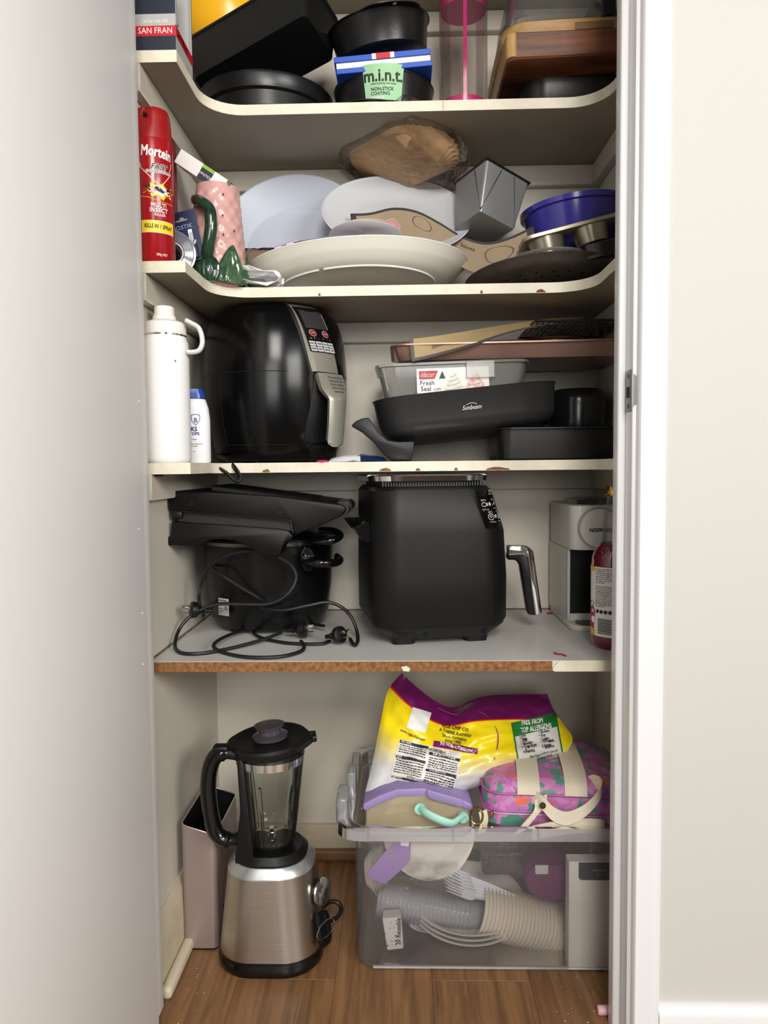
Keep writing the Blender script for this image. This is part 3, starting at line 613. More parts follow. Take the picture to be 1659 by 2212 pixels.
# things between jug and plates
t = thing('brown_packet', 'brown cardboard packet wedged behind the pink jug', 'packet', (at(555, 1.60, Z2).x, 1.62, Z2))
obj('packet_body', bev(cbox(0.09, 0.05, 0.105), 0.003, 1), mat('brown_card', (116, 92, 74), 0.6), t)
obj('plastic_top', mv(sheet(lambda u, v: ((u-0.5)*0.085, (v-0.5)*0.045, 0.006*noise.noise(Vector((u*5, v*5, 1)))), 10, 6, 0.0006), 0.004, 0, 0.110), clear('crinkle_film', (240, 240, 240), 0.12, (220, 215, 205), 0.1, 1.8, 0.6), t)
obj('ribbed_side', join(*[box(-0.04+0.008*k, -0.036+0.008*k, -0.027, -0.0245, 0.005, 0.08) for k in range(11)]), mat('dark_ribbed', (64, 60, 56), 0.6), t)
# big pale bowl leaning on the wall
PALE = mat('pale_blue_grey_melamine', (206, 212, 224), 0.35)
al = 21.0; r = 0.162
t = thing('serving_bowl', 'large pale blue-grey bowl leaning on the back wall, left of the plates', 'bowl', m=TR(PX(637, 1.665, 1.47), 1.655, Z2+r*math.cos(math.radians(al))+0.002) @ RX(90-al))
obj('bowl_body', dish([(0.112, -0.056), (0.117, -0.054), (0.154, -0.006), (0.1605, 0.0), (0.162, 0.002)], 0.003, 72), PALE, t)
obj('bowl_floor', lathe([(0, -0.0525), (0.1115, -0.0525), (0.1128, -0.0515), (0, -0.0515)], 72), mat('pale_blue_floor', (186, 190, 204), 0.4), t)
# grey plate
t = thing('grey_plate', 'pale grey round plate leaning back in the middle of the shelf', 'plate', m=TR(W(857, 462, 1.632)) @ RY(7) @ RX(54) @ SC(1, 0.8, 1))
obj('plate_body', dish([(0.09, -0.024), (0.10, -0.022), (0.13, -0.012), (0.155, -0.001), (0.161, 0.001), (0.1625, 0.003)], 0.003, 80), mat('pale_grey_melamine', (200, 202, 206), 0.4), t)
# cream oval platter, its underside towards the camera
CREAMC = mat('cream_china', (224, 222, 210), 0.3)
t = thing('oval_platter', 'big cream oval platter at the shelf front, underside showing', 'platter', m=TR(W(771, 583, 1.61)) @ RY(-2.2) @ RX(-10))
SO = SC(0.236, 0.147, 1)
obj('platter_body', xf(lathe([(0, -0.0375), (0.70, -0.0375), (0.74, -0.036), (0.83, -0.030), (0.90, -0.020), (0.93, -0.0165), (0.985, -0.002), (1.0, 0.0), (1.0, 0.003), (0.985, 0.0035), (0.92, -0.008), (0.80, -0.026), (0.70, -0.0335), (0, -0.034)], 96), SO), CREAMC, t)
def gap(lo, hi):
    pts = [(0.695*math.cos(a), 0.695*math.sin(a), -0.0385) for a in [math.radians(lo+(hi-lo)*k/60) for k in range(61)]]
    return tube([(x*0.236, y*0.147, z) for x, y, z in pts], 0.0022, 6, per=0)
fr = obj('foot_ring', join(gap(-112, 180), gap(184, 244)), PLA, t)
obj('rim_line', xf(tube([(1.0*math.cos(a), 1.0*math.sin(a), 0.0015) for a in [2*math.pi*k/96 for k in range(96)]], 0.001, 6, True, 0), SC(0.2365, 0.1475, 1)), PLA, t)
# plates and dishes lying on the platter
pm = lambda px, py, Y: TR(W(px, py, Y)) @ RX(-8)
t = thing('white_plate', 'small white plate resting on the cream oval platter', 'plate', m=TR(W(790, 514, 1.565)) @ RX(-9))
obj('plate_body', dish([(0.05, -0.005), (0.075, -0.001), (0.077, 0.0005)], 0.002, 56), mat('white_glaze', (236, 234, 238), 0.2), t)
t = thing('wavy_dish', 'lilac-grey dish with a wavy rim behind the oval platter', 'dish', m=TR(W(722, 519, 1.59)) @ RX(16) @ RY(-6))
obj('dish_body', dish([(0.04, -0.008), (0.07, -0.003), (0.083, 0.004), (0.086, 0.006)], 0.0022, 84, lambda a, k: 1+(0.045*math.cos(a*7) if 2 <= k <= 7 else 0)), mat('lilac_grey_glaze', (178, 176, 192), 0.25), t)
fish = [(735, 492), (752, 482), (775, 477), (800, 475.5), (822, 478), (833, 481), (845, 476), (853, 478), (858, 486), (864, 498), (850, 503), (800, 504), (750, 500)]
P = [W(a, b, 1.595) for a, b in fish]; c = sum(P, Vector())/len(P)
t = thing('fish_dish', 'pink fish-shaped dish standing behind the white plate', 'dish', (c.x, 1.595, c.z), (-18, 0, 0))
FP = mat('pink_fish_glaze', (212, 142, 140), 0.25, var=0.15, vscale=40)
obj('dish_body', bev(prism([(p.x-c.x, p.z-c.z) for p in P], -0.006, 0.006), 0.003, 2), FP, t)
obj('rim', tube([(p.x-c.x, -0.006, p.z-c.z) for p in P], 0.0016, 6, True, 3), mat('pale_fish_rim', (196, 176, 168), 0.3), t)
obj('eye', mv(xf(lathe([(0, 0), (0.0028, 0), (0.002, 0.0012), (0, 0.0014)], 12), RX(90)), W(767, 483, 1.595).x-c.x, -0.0062, W(767, 483, 1.595).z-c.z), mat('fish_eye', (206, 130, 100), 0.4), t)
t = thing('mauve_packet', 'small mauve packet tucked left of the wavy lilac dish', 'packet', W(628, 535, 1.60)-Vector((0, 0, 0.02)), (0, -20, 10))
obj('packet_body', bev(cbox(0.055, 0.012, 0.02, 0.01), 0.002, 1), mat('mauve_card', (188, 160, 190), 0.4), t)
obj('dark_tab', box(-0.012, 0.0, -0.0065, -0.0061, 0.016, 0.027), mat('dark_maroon', (52, 22, 30), 0.5), t)
# beige silicone mat standing on edge in waves
tp = [(757, 462, 1.622), (800, 460, 1.622), (850, 449, 1.625), (900, 456, 1.62), (950, 481, 1.615), (1000, 511, 1.61), (1050, 524, 1.605), (1100, 513, 1.60), (1153, 488, 1.595)]
TPs = spline([W(*q) for q in tp], 5); n = len(TPs)-1
def matfn(u, v, off=0.0):
    i = u*n; k = min(int(i), n-1); p = TPs[k].lerp(TPs[k+1], i-k)
    d = (TPs[k+1]-TPs[k]).normalized(); dn = Vector((0.05, -0.22, -1.0)).normalized(); nn = d.cross(dn)
    return p+dn*(0.074*v)+nn*off*-1
t = thing('baking_mat', 'wavy beige baking mat with a dark border among the plates', 'baking mat', W(950, 481, 1.55))
def borderm(p): return 0
BEI = mat('beige_silicone', (160, 140, 112), 0.55, bump=0.3, bscale=500, var=0.08, vscale=20); BORD = mat('charcoal_silicone', (46, 42, 42), 0.5)
bu, bv = 0.045, 0.075
obj('mat_sheet', sheet(lambda u, v: matfn(bu+u*(1-2*bu), bv+v*(1-bv)), 50, 8, 0.0009), BEI, t, True)
obj('border', join(sheet(lambda u, v: matfn(u, v*bv, 0.0), 50, 1, 0.0012), sheet(lambda u, v: matfn(u*bu, v), 3, 8, 0.0012), sheet(lambda u, v: matfn(1-bu+u*bu, v), 3, 8, 0.0012)), BORD, t, True)
MPRT = mat('brown_mat_print', (96, 76, 60), 0.6)
sg = -1 if matfn(0.5, 0.5, 0.001).y > matfn(0.5, 0.5, 0).y else 1
obj('printed_outline', line2([(0.80+0.075*math.cos(a)*(1+0.2*math.cos(a)), 0.42+0.24*math.sin(a)) for a in [2*math.pi*k/32 for k in range(33)]], 0.008, lambda x, y: matfn(x, min(max(y, 0), 1), 0.0016*sg)), MPRT, t, True)
obj('printed_outline', line2([(0.40+0.05*math.cos(a), 0.34+0.2*math.sin(a)) for a in [2*math.pi*k/32 for k in range(33)]], 0.006, lambda x, y: matfn(x, min(max(y, 0), 1), 0.0016*sg)), MPRT, t, True)
obj('lettering', text('Silicone', 0.16, lambda x, y: matfn(0.645+x*0.16, 0.30-y, 0.0017*sg), 0.02, 0.2), MPRT, t, True)
# brown paper trays in film
tm_ = TR(W(860, 338, 1.655)) @ RY(17) @ RX(-14) @ RZ(38)
t = thing('paper_trays', 'stack of brown paper trays in clear film above the grey plate', 'paper trays', m=tm_)
KRAFT = mat('kraft_paper', (230, 188, 136), 0.6, bump=0.25, bscale=60, var=0.15, vscale=20)
def pleat(levels):
    rings = []
    for w, d, rr, z, am in levels:
        P = rrect(w, d, rr, 14); ring = []
        for i, (x, y) in enumerate(P):
            kq = i % 15; s = 1+am*(1 if kq % 2 else -1) if 0 < kq < 14 else 1
            ring.append((x*s, y*s, z))
        rings.append(ring)
    return loft(rings, True, False)
for k in range(4):
    obj('paper_tray', mv(pleat([(0.135, 0.19, 0.03, -0.022, 0), (0.142, 0.196, 0.036, -0.020, 0.006), (0.176, 0.230, 0.055, 0.006, 0.026), (0.192, 0.246, 0.06, 0.010, 0.034)]), 0, 0, 0.0042*k), KRAFT, t)
FILM = clear('crinkled_film', (253, 253, 253), 0.03, (235, 230, 225), 0.1, 0.8, 1.0, 45)
def crinkle(g, a, s): return xf(g, lambda p: p+Vector((noise.noise(p*s), noise.noise(p*s+Vector((9, 3, 1))), noise.noise(p*s+Vector((2, 8, 5)))))*a)
sub = []
for k in range(13): z = -0.027+0.055*k/12; e = 0.012*math.sin(math.pi*k/12); sub.append((0.168+0.048*min(1, k/5)+e, 0.222+0.05*min(1, k/5)+e, 0.06, z))
obj('film_wrap', crinkle(rloft(sub, 12), 0.012, 28), FILM, t)
obj('film_tail', crinkle(sheet(lambda u, v: (-0.09-0.045*u, -0.06+0.12*v*(1-0.35*u), 0.012*math.sin(v*9)), 10, 14), 0.016, 45), FILM, t)
obj('film_tail', crinkle(sheet(lambda u, v: (-0.04+0.08*v, 0.115+0.04*u, 0.012*math.sin(v*8)), 8, 12), 0.016, 45), FILM, t)
# square grey loaf tin, corner towards the camera
t = thing('loaf_tin', 'square grey metal loaf tin tilted with one corner forward', 'baking tin', (0.186, 1.612, 1.508), (-7.1, 15.8, 29.5))
a, b, h = 0.0565, 0.0445, 0.108; GM = mat('grey_steel_coating', (146, 148, 150), 0.4, 0.4, bump=0.05, bscale=250)
obj('tin_body', wall_tin([(2*b, 2*b, 0.004, -h/2), (2*b+0.002, 2*b+0.002, 0.005, -h/2+0.002), (2*a, 2*a, 0.006, h/2)], 0.0012, 3), GM, t)
obj('rim_wire', tube([(a*1.01*sx, a*1.01*sy, h/2) for sx, sy in ((1, 1), (-1, 1), (-1, -1), (1, -1))]+[(a*1.01, a*1.01, h/2)], 0.0028, 8, False, 0), mat('dark_rim', (60, 61, 63), 0.3, 0.8), t)
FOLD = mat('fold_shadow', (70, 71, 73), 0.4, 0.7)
for (ux, uy), (vx, vy) in (((-1, -1), (1, 0)), ((-1, -1), (0, 1)), ((1, -1), (-1, 0))):
    f0 = Vector((ux*b*1.005, uy*b*1.005, -h/2+0.004)); f1 = Vector((ux*a+vx*0.04, uy*a+vy*0.04, h/2-0.006)); dv = Vector((vy, -vx, 0)) if (ux, uy) == (-1, -1) and vx else Vector((-1, 0, 0)) if vy else Vector((0, -1, 0))
    obj('corner_fold', tube([f0, f1], 0.0009, 5, per=0), FOLD, t)
# blue bowl
t = thing('blue_bowl', 'deep violet-blue plastic bowl beside the grey loaf tin', 'bowl', m=TR(PX(1246, 1.64, 1.45), 1.64, Z2+0.10) @ RY(-5))
BLUP = mat('violet_blue_plastic', (58, 54, 150), 0.2, coat=0.2)
hz = W(1246, 412, 1.53).z-Z2-0.10
obj('bowl_body', dish([(0.075, 0.0), (0.088, 0.004), (0.100, hz*0.5), (0.107, hz-0.012), (0.113, hz-0.010), (0.114, hz)], 0.0025, 64), BLUP, t)
obj('pouring_lip', mv(xf(tube([(-0.03, 0, 0), (-0.012, 0.0, -0.006), (0.012, 0, -0.006), (0.03, 0, 0)], 0.004, 8), RZ(-60)), 0.072, -0.085, hz-0.001), BLUP, t)
# muffin tin
mA, mB = W(1131, 510, 1.50), W(1327, 458, 1.50); ang = math.degrees(math.atan2(mB.z-mA.z, mB.x-mA.x))
t = thing('muffin_tin', 'dull silver muffin tin sloping up to the right over the pizza tray', 'baking tin', m=TR(mA) @ RY(-ang))
MUF = mat('dull_tin', (170, 162, 146), 0.3, 0.85, var=0.15, vscale=25); Lm = 0.245
obj('top_plate', bev(mv(rloft([(Lm, 0.085, 0.02, 0), (Lm, 0.085, 0.02, 0.008)], 6), Lm/2, 0.045, -0.008), 0.001, 1), mat('pale_tin_rim', (176, 166, 146), 0.4, 0.6), t)
for k, (mx, my) in enumerate(((0.052, 0.045), (0.142, 0.045))):
    obj('cup', mv(dish([(0.028, -0.042), (0.031, -0.040), (0.037, -0.006)], 0.001, 40), mx, my, 0), MUF, t)
# small white plate, pizza tray, square tray corner, crumpled paper
t = thing('saucer', 'white saucer lying on the perforated pizza tray under the muffin tin', 'plate', m=TR(W(1190, 562, 1.585)) @ RX(-2))
obj('plate_body', dish([(0.05, -0.008), (0.078, -0.001), (0.082, 0.001)], 0.002, 56), PLA, t)
PIZ = mat('seasoned_steel', (104, 95, 87), 0.42, 0.3, var=0.3, vscale=30)
t = thing('pizza_tray', 'dark perforated round pizza tray at the right of the shelf', 'tray', m=TR(W(1172, 606, 1.638)) @ RY(-2.0) @ RX(-4.5))
rp = 0.168
obj('tray_disc', lathe([(0, -0.016), (rp*0.80, -0.016), (rp*0.84, -0.013), (rp*0.9, -0.010), (rp*0.93, -0.004), (rp*0.985, 0.0), (rp, 0.002), (rp*0.985, 0.0035), (rp*0.92, -0.002), (rp*0.82, -0.0125), (0, -0.0145)], 80), PIZ, t)
HOLE = mat('hole_dark', (10, 9, 9), 0.9); R_ = random.Random(8)
for ring, cnt in ((0.28, 8), (0.46, 14), (0.64, 20)):
    for k in range(cnt):
        a = 2*math.pi*k/cnt+ring; obj('perforation', mv(lathe([(0, -0.0167), (0.0032, -0.0167), (0.0032, -0.0161), (0, -0.0161)], 10), rp*ring*math.cos(a), rp*ring*math.sin(a), 0), HOLE, t)
t = thing('square_tray', 'dark square-cornered metal tray edge on the pizza tray by the jamb', 'tray', m=TR(W(1305, 549, 1.54)) @ RY(-10) @ RZ(-6))
obj('tray_body', wall_tin([(0.085, 0.10, 0.003, -0.014), (0.087, 0.102, 0.003, 0.014)], 0.0015, 2), mat('dark_grey_metal', (48, 47, 48), 0.35, 0.6), t)
obj('rim', tube([(-0.0435, -0.051, 0.014), (0.0435, -0.051, 0.014)], 0.0012, 6, per=0), mat('bronze_rim', (110, 92, 72), 0.35, 0.8), t)
pq = W(555, 606, 1.492)
t = thing('crumpled_paper', 'crumpled white paper lying at the shelf edge left of the platter', 'paper', (pq.x, 1.515, Z2), (0, 0, 0))
def crump(u, v):
    a = 2*math.pi*u; s = 0.35+0.65*v; tw = 0.35*noise.noise(Vector((v*4, u*5, 2))); a += tw
    x, z = 0.050*math.cos(a)*(1-0.2*v), 0.0205+0.0195*math.sin(a)*(0.75+0.25*math.cos(2*a+1)); q = noise.noise(Vector((x*55, v*5.2, z*70)))*0.011
    return (x+q+0.006*v, -0.04+v*0.075, max(0.0006, z*(1-0.35*v)+q))
obj('paper_sheet', sheet(crump, 14, 9, 0.0006), mat('white_paper', (244, 244, 244), 0.7), t, smooth=0)
# ================================================================ third shelf
# white flask
cy = 1.337; cx = PX(361, cy, 1.05); r = mm(49.5, cy)
t = thing('water_flask', 'white steel water flask with loop lid on the left shelf end', 'bottle', (cx, cy, Z3))
zz = lambda py: W(361, py, cy-0.02).z-Z3
FL = mat('white_powder_coat', (236, 236, 236), 0.45, bump=0.06, bscale=400); LID = mat('white_lid_plastic', (232, 229, 224), 0.5)
obj('flask_body', lathe([(0, 0), (r*0.90, 0), (r*0.97, 0.003), (r, 0.010), (r, zz(748)), (r*0.98, zz(738)), (r*0.92, zz(731)), (r*0.90, zz(725)), (r*0.86, zz(724)), (0, zz(724))], 64), FL, t)
obj('steel_ring', lathe([(r*0.86, zz(725)), (r*0.895, zz(724.5)), (r*0.895, zz(720)), (r*0.86, zz(720))], 64), CHROME, t)
z0, z1 = zz(721), zz(688)
lid = obj('lid', lathe([(0, z0), (r*0.90, z0), (r*0.91, z0+0.003), (r*0.915, z0+0.006), (r*0.905, z0+0.014), (r*0.88, z0+0.020), (r*0.80, z1-0.004), (r*0.52, z1), (0, z1)], 96, lambda a, k: 1+(0.012*math.cos(a*36) if k in (3, 4, 5) else 0)), LID, t)
z2 = zz(658)
obj('spout_cap', lathe([(0, z1-0.002), (r*0.50, z1-0.002), (r*0.49, z1+0.006), (r*0.43, z1+0.009), (r*0.41, z2-0.002), (r*0.385, z2), (0, z2)], 96, lambda a, k: 1-(0.05 if k in (4, 5) and math.cos(a*8) > 0.75 else 0)), LID, lid)
hp = [(402, 692), (415, 699), (428, 707), (435, 722), (437, 742), (430, 757), (415, 761), (405, 760)]
obj('carry_loop', tube([W(a, b, cy-0.012) for a, b in hp], 0.0042, 10, flat=1.7), LID, lid, True)
obj('stain', mv(xf(lathe([(0, 0), (0.0022, 0), (0, 0.0004)], 10), RX(90)), *(cyl(r, 0, 40, 0.0003)(0, zz(782)))), mat('rust_stain', (140, 110, 70), 0.7), t)
# cleaner bottle
cy = 1.43; cx = PX(414, cy, 1.02)
t = thing('cleaner_bottle', 'white plastic bottle with a blue cap behind the flask', 'bottle', (cx, cy, Z3), (0, 0, 16))
zz = lambda py: W(425, py, cy-0.02).z-Z3; wb_ = 2*mm(40, cy)
obj('bottle_body', rloft([(wb_*0.94, 0.036, 0.016, 0), (wb_, 0.04, 0.018, 0.004), (wb_, 0.04, 0.018, zz(905)), (wb_*0.93, 0.039, 0.018, zz(880)), (wb_*0.84, 0.038, 0.018, zz(868)), (wb_*0.78, 0.034, 0.016, zz(861)), (wb_*0.5, 0.03, 0.014, zz(860))], 8), mat('white_bottle_plastic', (238, 239, 242), 0.35), t)
obj('cap', rloft([(wb_*0.76, 0.033, 0.015, zz(860)), (wb_*0.74, 0.033, 0.015, zz(848)), (wb_*0.70, 0.033, 0.015, zz(846)), (wb_*0.68, 0.032, 0.015, zz(839)), (wb_*0.6, 0.028, 0.013, zz(838))], 8), mat('royal_blue_cap', (24, 64, 160), 0.25), t)
pf = flat((0.002, -0.0203, 0), (1, 0, 0), (0, 0, 1)); BL = mat('blue_print', (46, 70, 150), 0.5)
obj('lettering', join(text('BANKS', 0.0118, lambda x, y: pf(x-0.008, y+zz(927)), 0.03, sx=0.9), text('TOPS', 0.008, lambda x, y: pf(x+0.003, y+zz(937)), 0.03)), BL, t)
sh = [(-0.008, 0.010), (0.0, 0.012), (0.008, 0.010), (0.0075, 0.0), (0.0, -0.009), (-0.0075, 0.0), (-0.008, 0.010)]
obj('shield_mark', join(line2([(x+0.006, y+zz(908)) for x, y in sh], 0.0012, pf), text('B', 0.012, lambda x, y: pf(x+0.006, y+zz(908)), 0.01)), BL, t)
obj('small_print', join(txtlines(-0.002, 0.014, zz(949), 1, 0.003, 0.0016, pf, 1), txtlines(-0.006, 0.018, zz(959), 2, 0.0042, 0.0015, pf, 2), txtlines(0.0, 0.006, zz(975), 1, 0.004, 0.0015, pf, 3)), BPRT, t)
# glossy air fryer
fy = 1.632; fx = PX(596, fy, 1.1)
t = thing('glossy_air_fryer', 'glossy black barrel-shaped air fryer with a silver control panel', 'air fryer', (fx, fy, Z3))
zz = lambda py: W(596, py, fy-0.11).z-Z3
PF = [(0, 990), (104, 1001), (122, 994), (133, 975), (146, 920), (152, 860), (153, 810), (152, 770), (147, 725), (140, 695), (130, 672), (118, 660), (100, 653), (60, 650)]
prof = [(mm(h, fy), zz(py)) for h, py in PF[1:]]; prof = [(q, max(z, 0.006)) for q, z in prof]
pts = spline([(q, 0, z) for q, z in prof], 4)
def rad(z):
    for a, b in zip(pts, pts[1:]):
        if a.z <= z <= b.z: return a.x+(b.x-a.x)*(z-a.z)/max(b.z-a.z, 1e-6)
    return pts[-1].x if z > pts[-1].z else pts[0].x
def sq(a): return (abs(math.cos(a))**2.5+abs(math.sin(a))**2.5)**(-1/2.5)*0.965
FA = 50.0
def FAz(z): s = min(max((z-zz(807))/(zz(653)-zz(807)), 0), 1); return 50.0-12.0*s
def fs(phi, z, lift=0.0):
    """on the fryer's skin: phi degrees from the camera side towards the right"""
    a = math.radians(phi); q = (rad(z)+lift)*(1.0)
    return Vector((q*math.sin(a), -q*math.cos(a), z))
FG = mat('fryer_gloss_black', (8, 8, 9), 0.2, spec=0.28)
obj('housing', lathe([(0, 0.004)]+[(p.x, p.z) for p in pts]+[(0, pts[-1].z+0.0015)], 80), FG, t)
for a in (30, 150, 250, 340):
    obj('foot', mv(lathe([(0, -0.0001), (0.010, -0.0001), (0.011, 0.010), (0, 0.010)], 20), 0.083*math.cos(math.radians(a)), 0.083*math.sin(math.radians(a)), 0), BLKP, t)
def seam(phi0, phi1, z0, z1, n=40): return tube([fs(phi0+(phi1-phi0)*k/n, z0+(z1-z0)*k/n, -0.0006) for k in range(n+1)], 0.0011, 5, per=0)
SEAM = mat('seam_black', (3, 3, 3), 0.8)
zs, zb_ = zz(807), zz(961)
obj('drawer_seam', join(seam(-95, 18, zs, zs), seam(60, 120, zs, zs), seam(-36, 20, zb_, zb_), seam(-36, -36, zs, zb_, 10)), SEAM, t)
SIL = mat('satin_silver_plastic', (176, 174, 162), 0.28, 0.55)
def band(phi, w0, w1, za, zb2, l0, l1, nz=16, nu=8, edge=0.004):
    """raised strip on the skin, w in metres of arc"""
    def fn(u, v):
        z = za+(zb2-za)*v; w = w0+(w1-w0)*v; lf = l0+(l1-l0)*v; ph = FAz(z)+math.degrees((u-0.5)*w/rad(z)); return fs(ph, z, lf-(edge if u in (0.0, 1.0) else 0))
    return sheet(fn, nu, nz, 0.003)
ztop = zz(653)-0.002
bz = obj('panel_surround', band(FA, 0.075, 0.098, zz(955), ztop, 0.003, 0.001, 40, 10), mat('matt_black_surround', (9, 9, 10), 0.55, spec=0.3), t)
pn = obj('silver_panel', band(FA, 0.070, 0.074, zs+0.001, ztop+0.001, 0.011, 0.004, 20, 10, 0.008), SIL, t)
def onp(x, y, lift=0.0125):
    z = zs+y; s = (z-zs)/(ztop-zs); return fs(FAz(z)+math.degrees(x/rad(z)), z, 0.0113-(0.007)*s+lift-0.0113)
hp_ = ztop-zs
fpat = lambda x0, x1, s0, s1, lf, nx=8, ny=18: patch(x0, x1, s0*hp_, s1*hp_, lambda x, y: onp(x, y, lf), nx, ny)
kp = obj('keypad', fpat(-0.0315, 0.0315, 0.285, 0.94, 0.0130), mat('keypad_black', (12, 12, 13), 0.2), pn)
obj('display', fpat(-0.025, 0.025, 0.62, 0.87, 0.0140), mat('grey_display', (52, 52, 53), 0.25), kp)
LG = mat('light_grey_print', (196, 196, 196), 0.4)
obj('display_frame', join(*[line2(p, 0.0009, lambda x, y: onp(x, y*hp_, 0.0150)) for p in ([(-0.026, 0.88), (0.024, 0.88)], [(0.026, 0.86), (0.026, 0.63)])]), LG, kp)
for bx, tx, bc in ((-0.0145, 'START', 1), (0.0150, 'CANCEL', 2)):
    rb_ = obj('round_button', disc2(bx, 0.553*hp_, 0.0078, lambda x, y: onp(x, y, 0.0145), 0.0068), LG, kp)
    obj('red_cap', disc2(bx, 0.553*hp_, 0.0070, lambda x, y: onp(x, y, 0.0151), 0.0060), mat('button_red', (150, 26, 40), 0.3), rb_)
    obj('lettering', text(tx, 0.0036, lambda x, y: onp(bx+x, 0.553*hp_+y, 0.0158), 0.03, sx=0.8), LG, rb_)
obj('symbol_row', join(*[text(c, 0.008, lambda x, y, q=q: onp(q+x, 0.478*hp_+y, 0.0142), 0.0) for c, q in (('o', -0.022), ('+', -0.014), ('-', -0.005), ('+', 0.006), ('-', 0.016), ('t', 0.023))]), mat('mid_grey_print', (128, 128, 128), 0.5), kp)
NM = (('WARM UP', 'FRIES', 'POULTRY', 'SNACKS'), ('DESSERT', 'MEAT', 'BAKING', 'FISH'))
for j in range(2):
    for i in range(4):
        bx, by = -0.0222+0.0148*i, (0.402-0.075*j)*hp_
        kb = obj('key', patch(bx-0.0063, bx+0.0063, by-0.0046, by+0.0046, lambda x, y: onp(x, y, 0.0140), 2, 1, 0.0012), LG, kp)
        obj('lettering', text(NM[j][i], 0.0046, lambda x, y: onp(bx+x, by+y, 0.0146), 0.02, sx=0.62 if len(NM[j][i]) > 5 else 0.9), BPRT, kb)
# drawer handle
def hfn(u, v):
    z = zs-0.002-v*(zs-zz(965)); w = 0.071 if v < 0.22 else (0.071-0.026*min(1, (v-0.22)/0.14)) if v < 0.36 else (0.045 if v < 0.93 else 0.045*math.sqrt(max(1-((v-0.93)/0.075)**2, 0.05)))
    out = 0.018+0.022*min(1, v/0.35); base = fs(FA, z, 0); n = Vector((math.sin(math.radians(FA)), -math.cos(math.radians(FA)), 0)); sd = Vector((math.cos(math.radians(FA)), math.sin(math.radians(FA)), 0))
    rr = rad(zs)*0.45+rad(z)*0.55 if v > 0.3 else rad(z)
    bulge = 0.006*(1-(2*u-1)**2); return n*(rr+out+bulge-0.004)+sd*((u-0.5)*w)+Vector((0, 0, z))
hd = obj('drawer_handle', sheet(hfn, 8, 28, -0.012), SIL, t)
def hmap(x, y):
    v = y; p = hfn(0.5+x/0.071, v); n = Vector((math.sin(math.radians(FA)), -math.cos(math.radians(FA)), 0)); return p+n*0.0012
Lh = zs-0.002-zz(965)
for k, ln in enumerate(('Do not press basket', 'release button unless', 'the pan is placed on', 'a flat, firm and heat', 'resistant surface.')):
    obj('lettering', text(ln, 0.0062, lambda x, y, k=k: hmap(x+0.006, (0.008+0.0072*k-y)/Lh), 0.005, sx=0.8), BPRT, hd)
obj('handle_root', band(FA, 0.095, 0.06, zz(955), zs-0.002, 0.002, 0.010, 14, 8), mat('matt_black_surround', 0, 0), t)
obj('lower_vent', band(FA, 0.06, 0.05, 0.012, zz(962), 0.0, 0.006, 4, 6), BLKP, t)
cd_ = [(415, 990, 1.455), (450, 1000, 1.452), (485, 1018, 1.455), (505, 1036, 1.458), (516, 1040, 1.46), (518, 1028, 1.465), (505, 1008, 1.47), (488, 992, 1.50), (470, 985, 1.56)]
obj('power_cord', tube([W(a, b, c) for a, b, c in cd_], 0.0033, 8, flat=1.5), BLKP, t, True)
# small things on the shelf
t = thing('pink_cap', 'tiny pink plastic cap in front of the glossy fryer', 'button', (at(697, 1.496, Z3)))  # small loose pink cap lying on the shelf
obj('cap_disc', lathe([(0, 0), (0.012, 0), (0.0125, 0.002), (0.010, 0.0045), (0, 0.005)], 20), mat('hot_pink_plastic', (214, 50, 120), 0.35), t)
p = at(772, 1.53, Z3)
t = thing('foil_packet', 'flat white and navy packet lying right of the glossy fryer', 'packet', p, (0, 0, 6))
def pill(u, v):
    x = (u-0.5)*0.118; y = (v-0.5)*0.06; e = math.sin(math.pi*u)**0.5*math.sin(math.pi*v)**0.5
    return (x, y, 0.003+0.014*e+0.002*noise.noise(Vector((x*60, y*60, 0))))
pg = sheet(pill, 24, 12, 0.003)
obj('packet_body', pg, [mat('white_foil', (214, 216, 220), 0.3), mat('navy_foil', (22, 40, 80), 0.3)], t, mi=lambda q: 1 if q.center.x > 0.012+0.01*math.sin(q.center.y*90) else 0)
# electric pan
SUN = mat('charcoal_nonstick', (42, 42, 43), 0.38, bump=0.04, bscale=400, var=0.05, vscale=6)
Yp = 1.492; bl_, br_ = W(846, 944, Yp), W(1180, 908, Yp); tl, tr_ = W(806, 868, Yp), W(1222, 806, Yp)
ang = math.degrees(math.atan2(br_.z-bl_.z, br_.x-bl_.x)); wid = (tr_-tl).length; hp2 = 0.080
c0 = (bl_+br_)/2
t = thing('electric_pan', 'charcoal electric frying pan tilted up on the right, lettered Sunbeam', 'pan', m=TR(c0.x+0.004, Yp+0.14, c0.z) @ RY(-ang))
obj('pan_body', wall_tin([(wid*0.80, 0.215, 0.06, -0.006), (wid*0.88, 0.25, 0.07, 0.000), (wid*0.935, 0.268, 0.08, 0.010), (wid*0.96, 0.276, 0.085, 0.026), (wid*0.985, 0.285, 0.088, hp2-0.004), (wid, 0.29, 0.09, hp2)], 0.003, 10), SUN, t)
obj('base_ring', rloft([(wid*0.70, 0.2, 0.045, -0.016), (wid*0.80, 0.22, 0.05, -0.014), (wid*0.88, 0.245, 0.07, 0.0)], 8), mat('scuffed_black', (26, 26, 27), 0.4, var=0.5, vscale=60), t)
def fac(x, y):
    s = (y-0.014)/(hp2-0.018); return Vector((x, -(0.1375+0.0055*s)-0.0014, y))
obj('lettering', join(text('Sunbeam', 0.0125, lambda x, y: fac(x+0.006, y+0.042), 0.004, 0.35, sx=0.85), line2([(-0.004+0.003*k, 0.0475+0.0035*math.sin(k/7*math.pi)) for k in range(8)], 0.0008, fac)), WPRT, t)
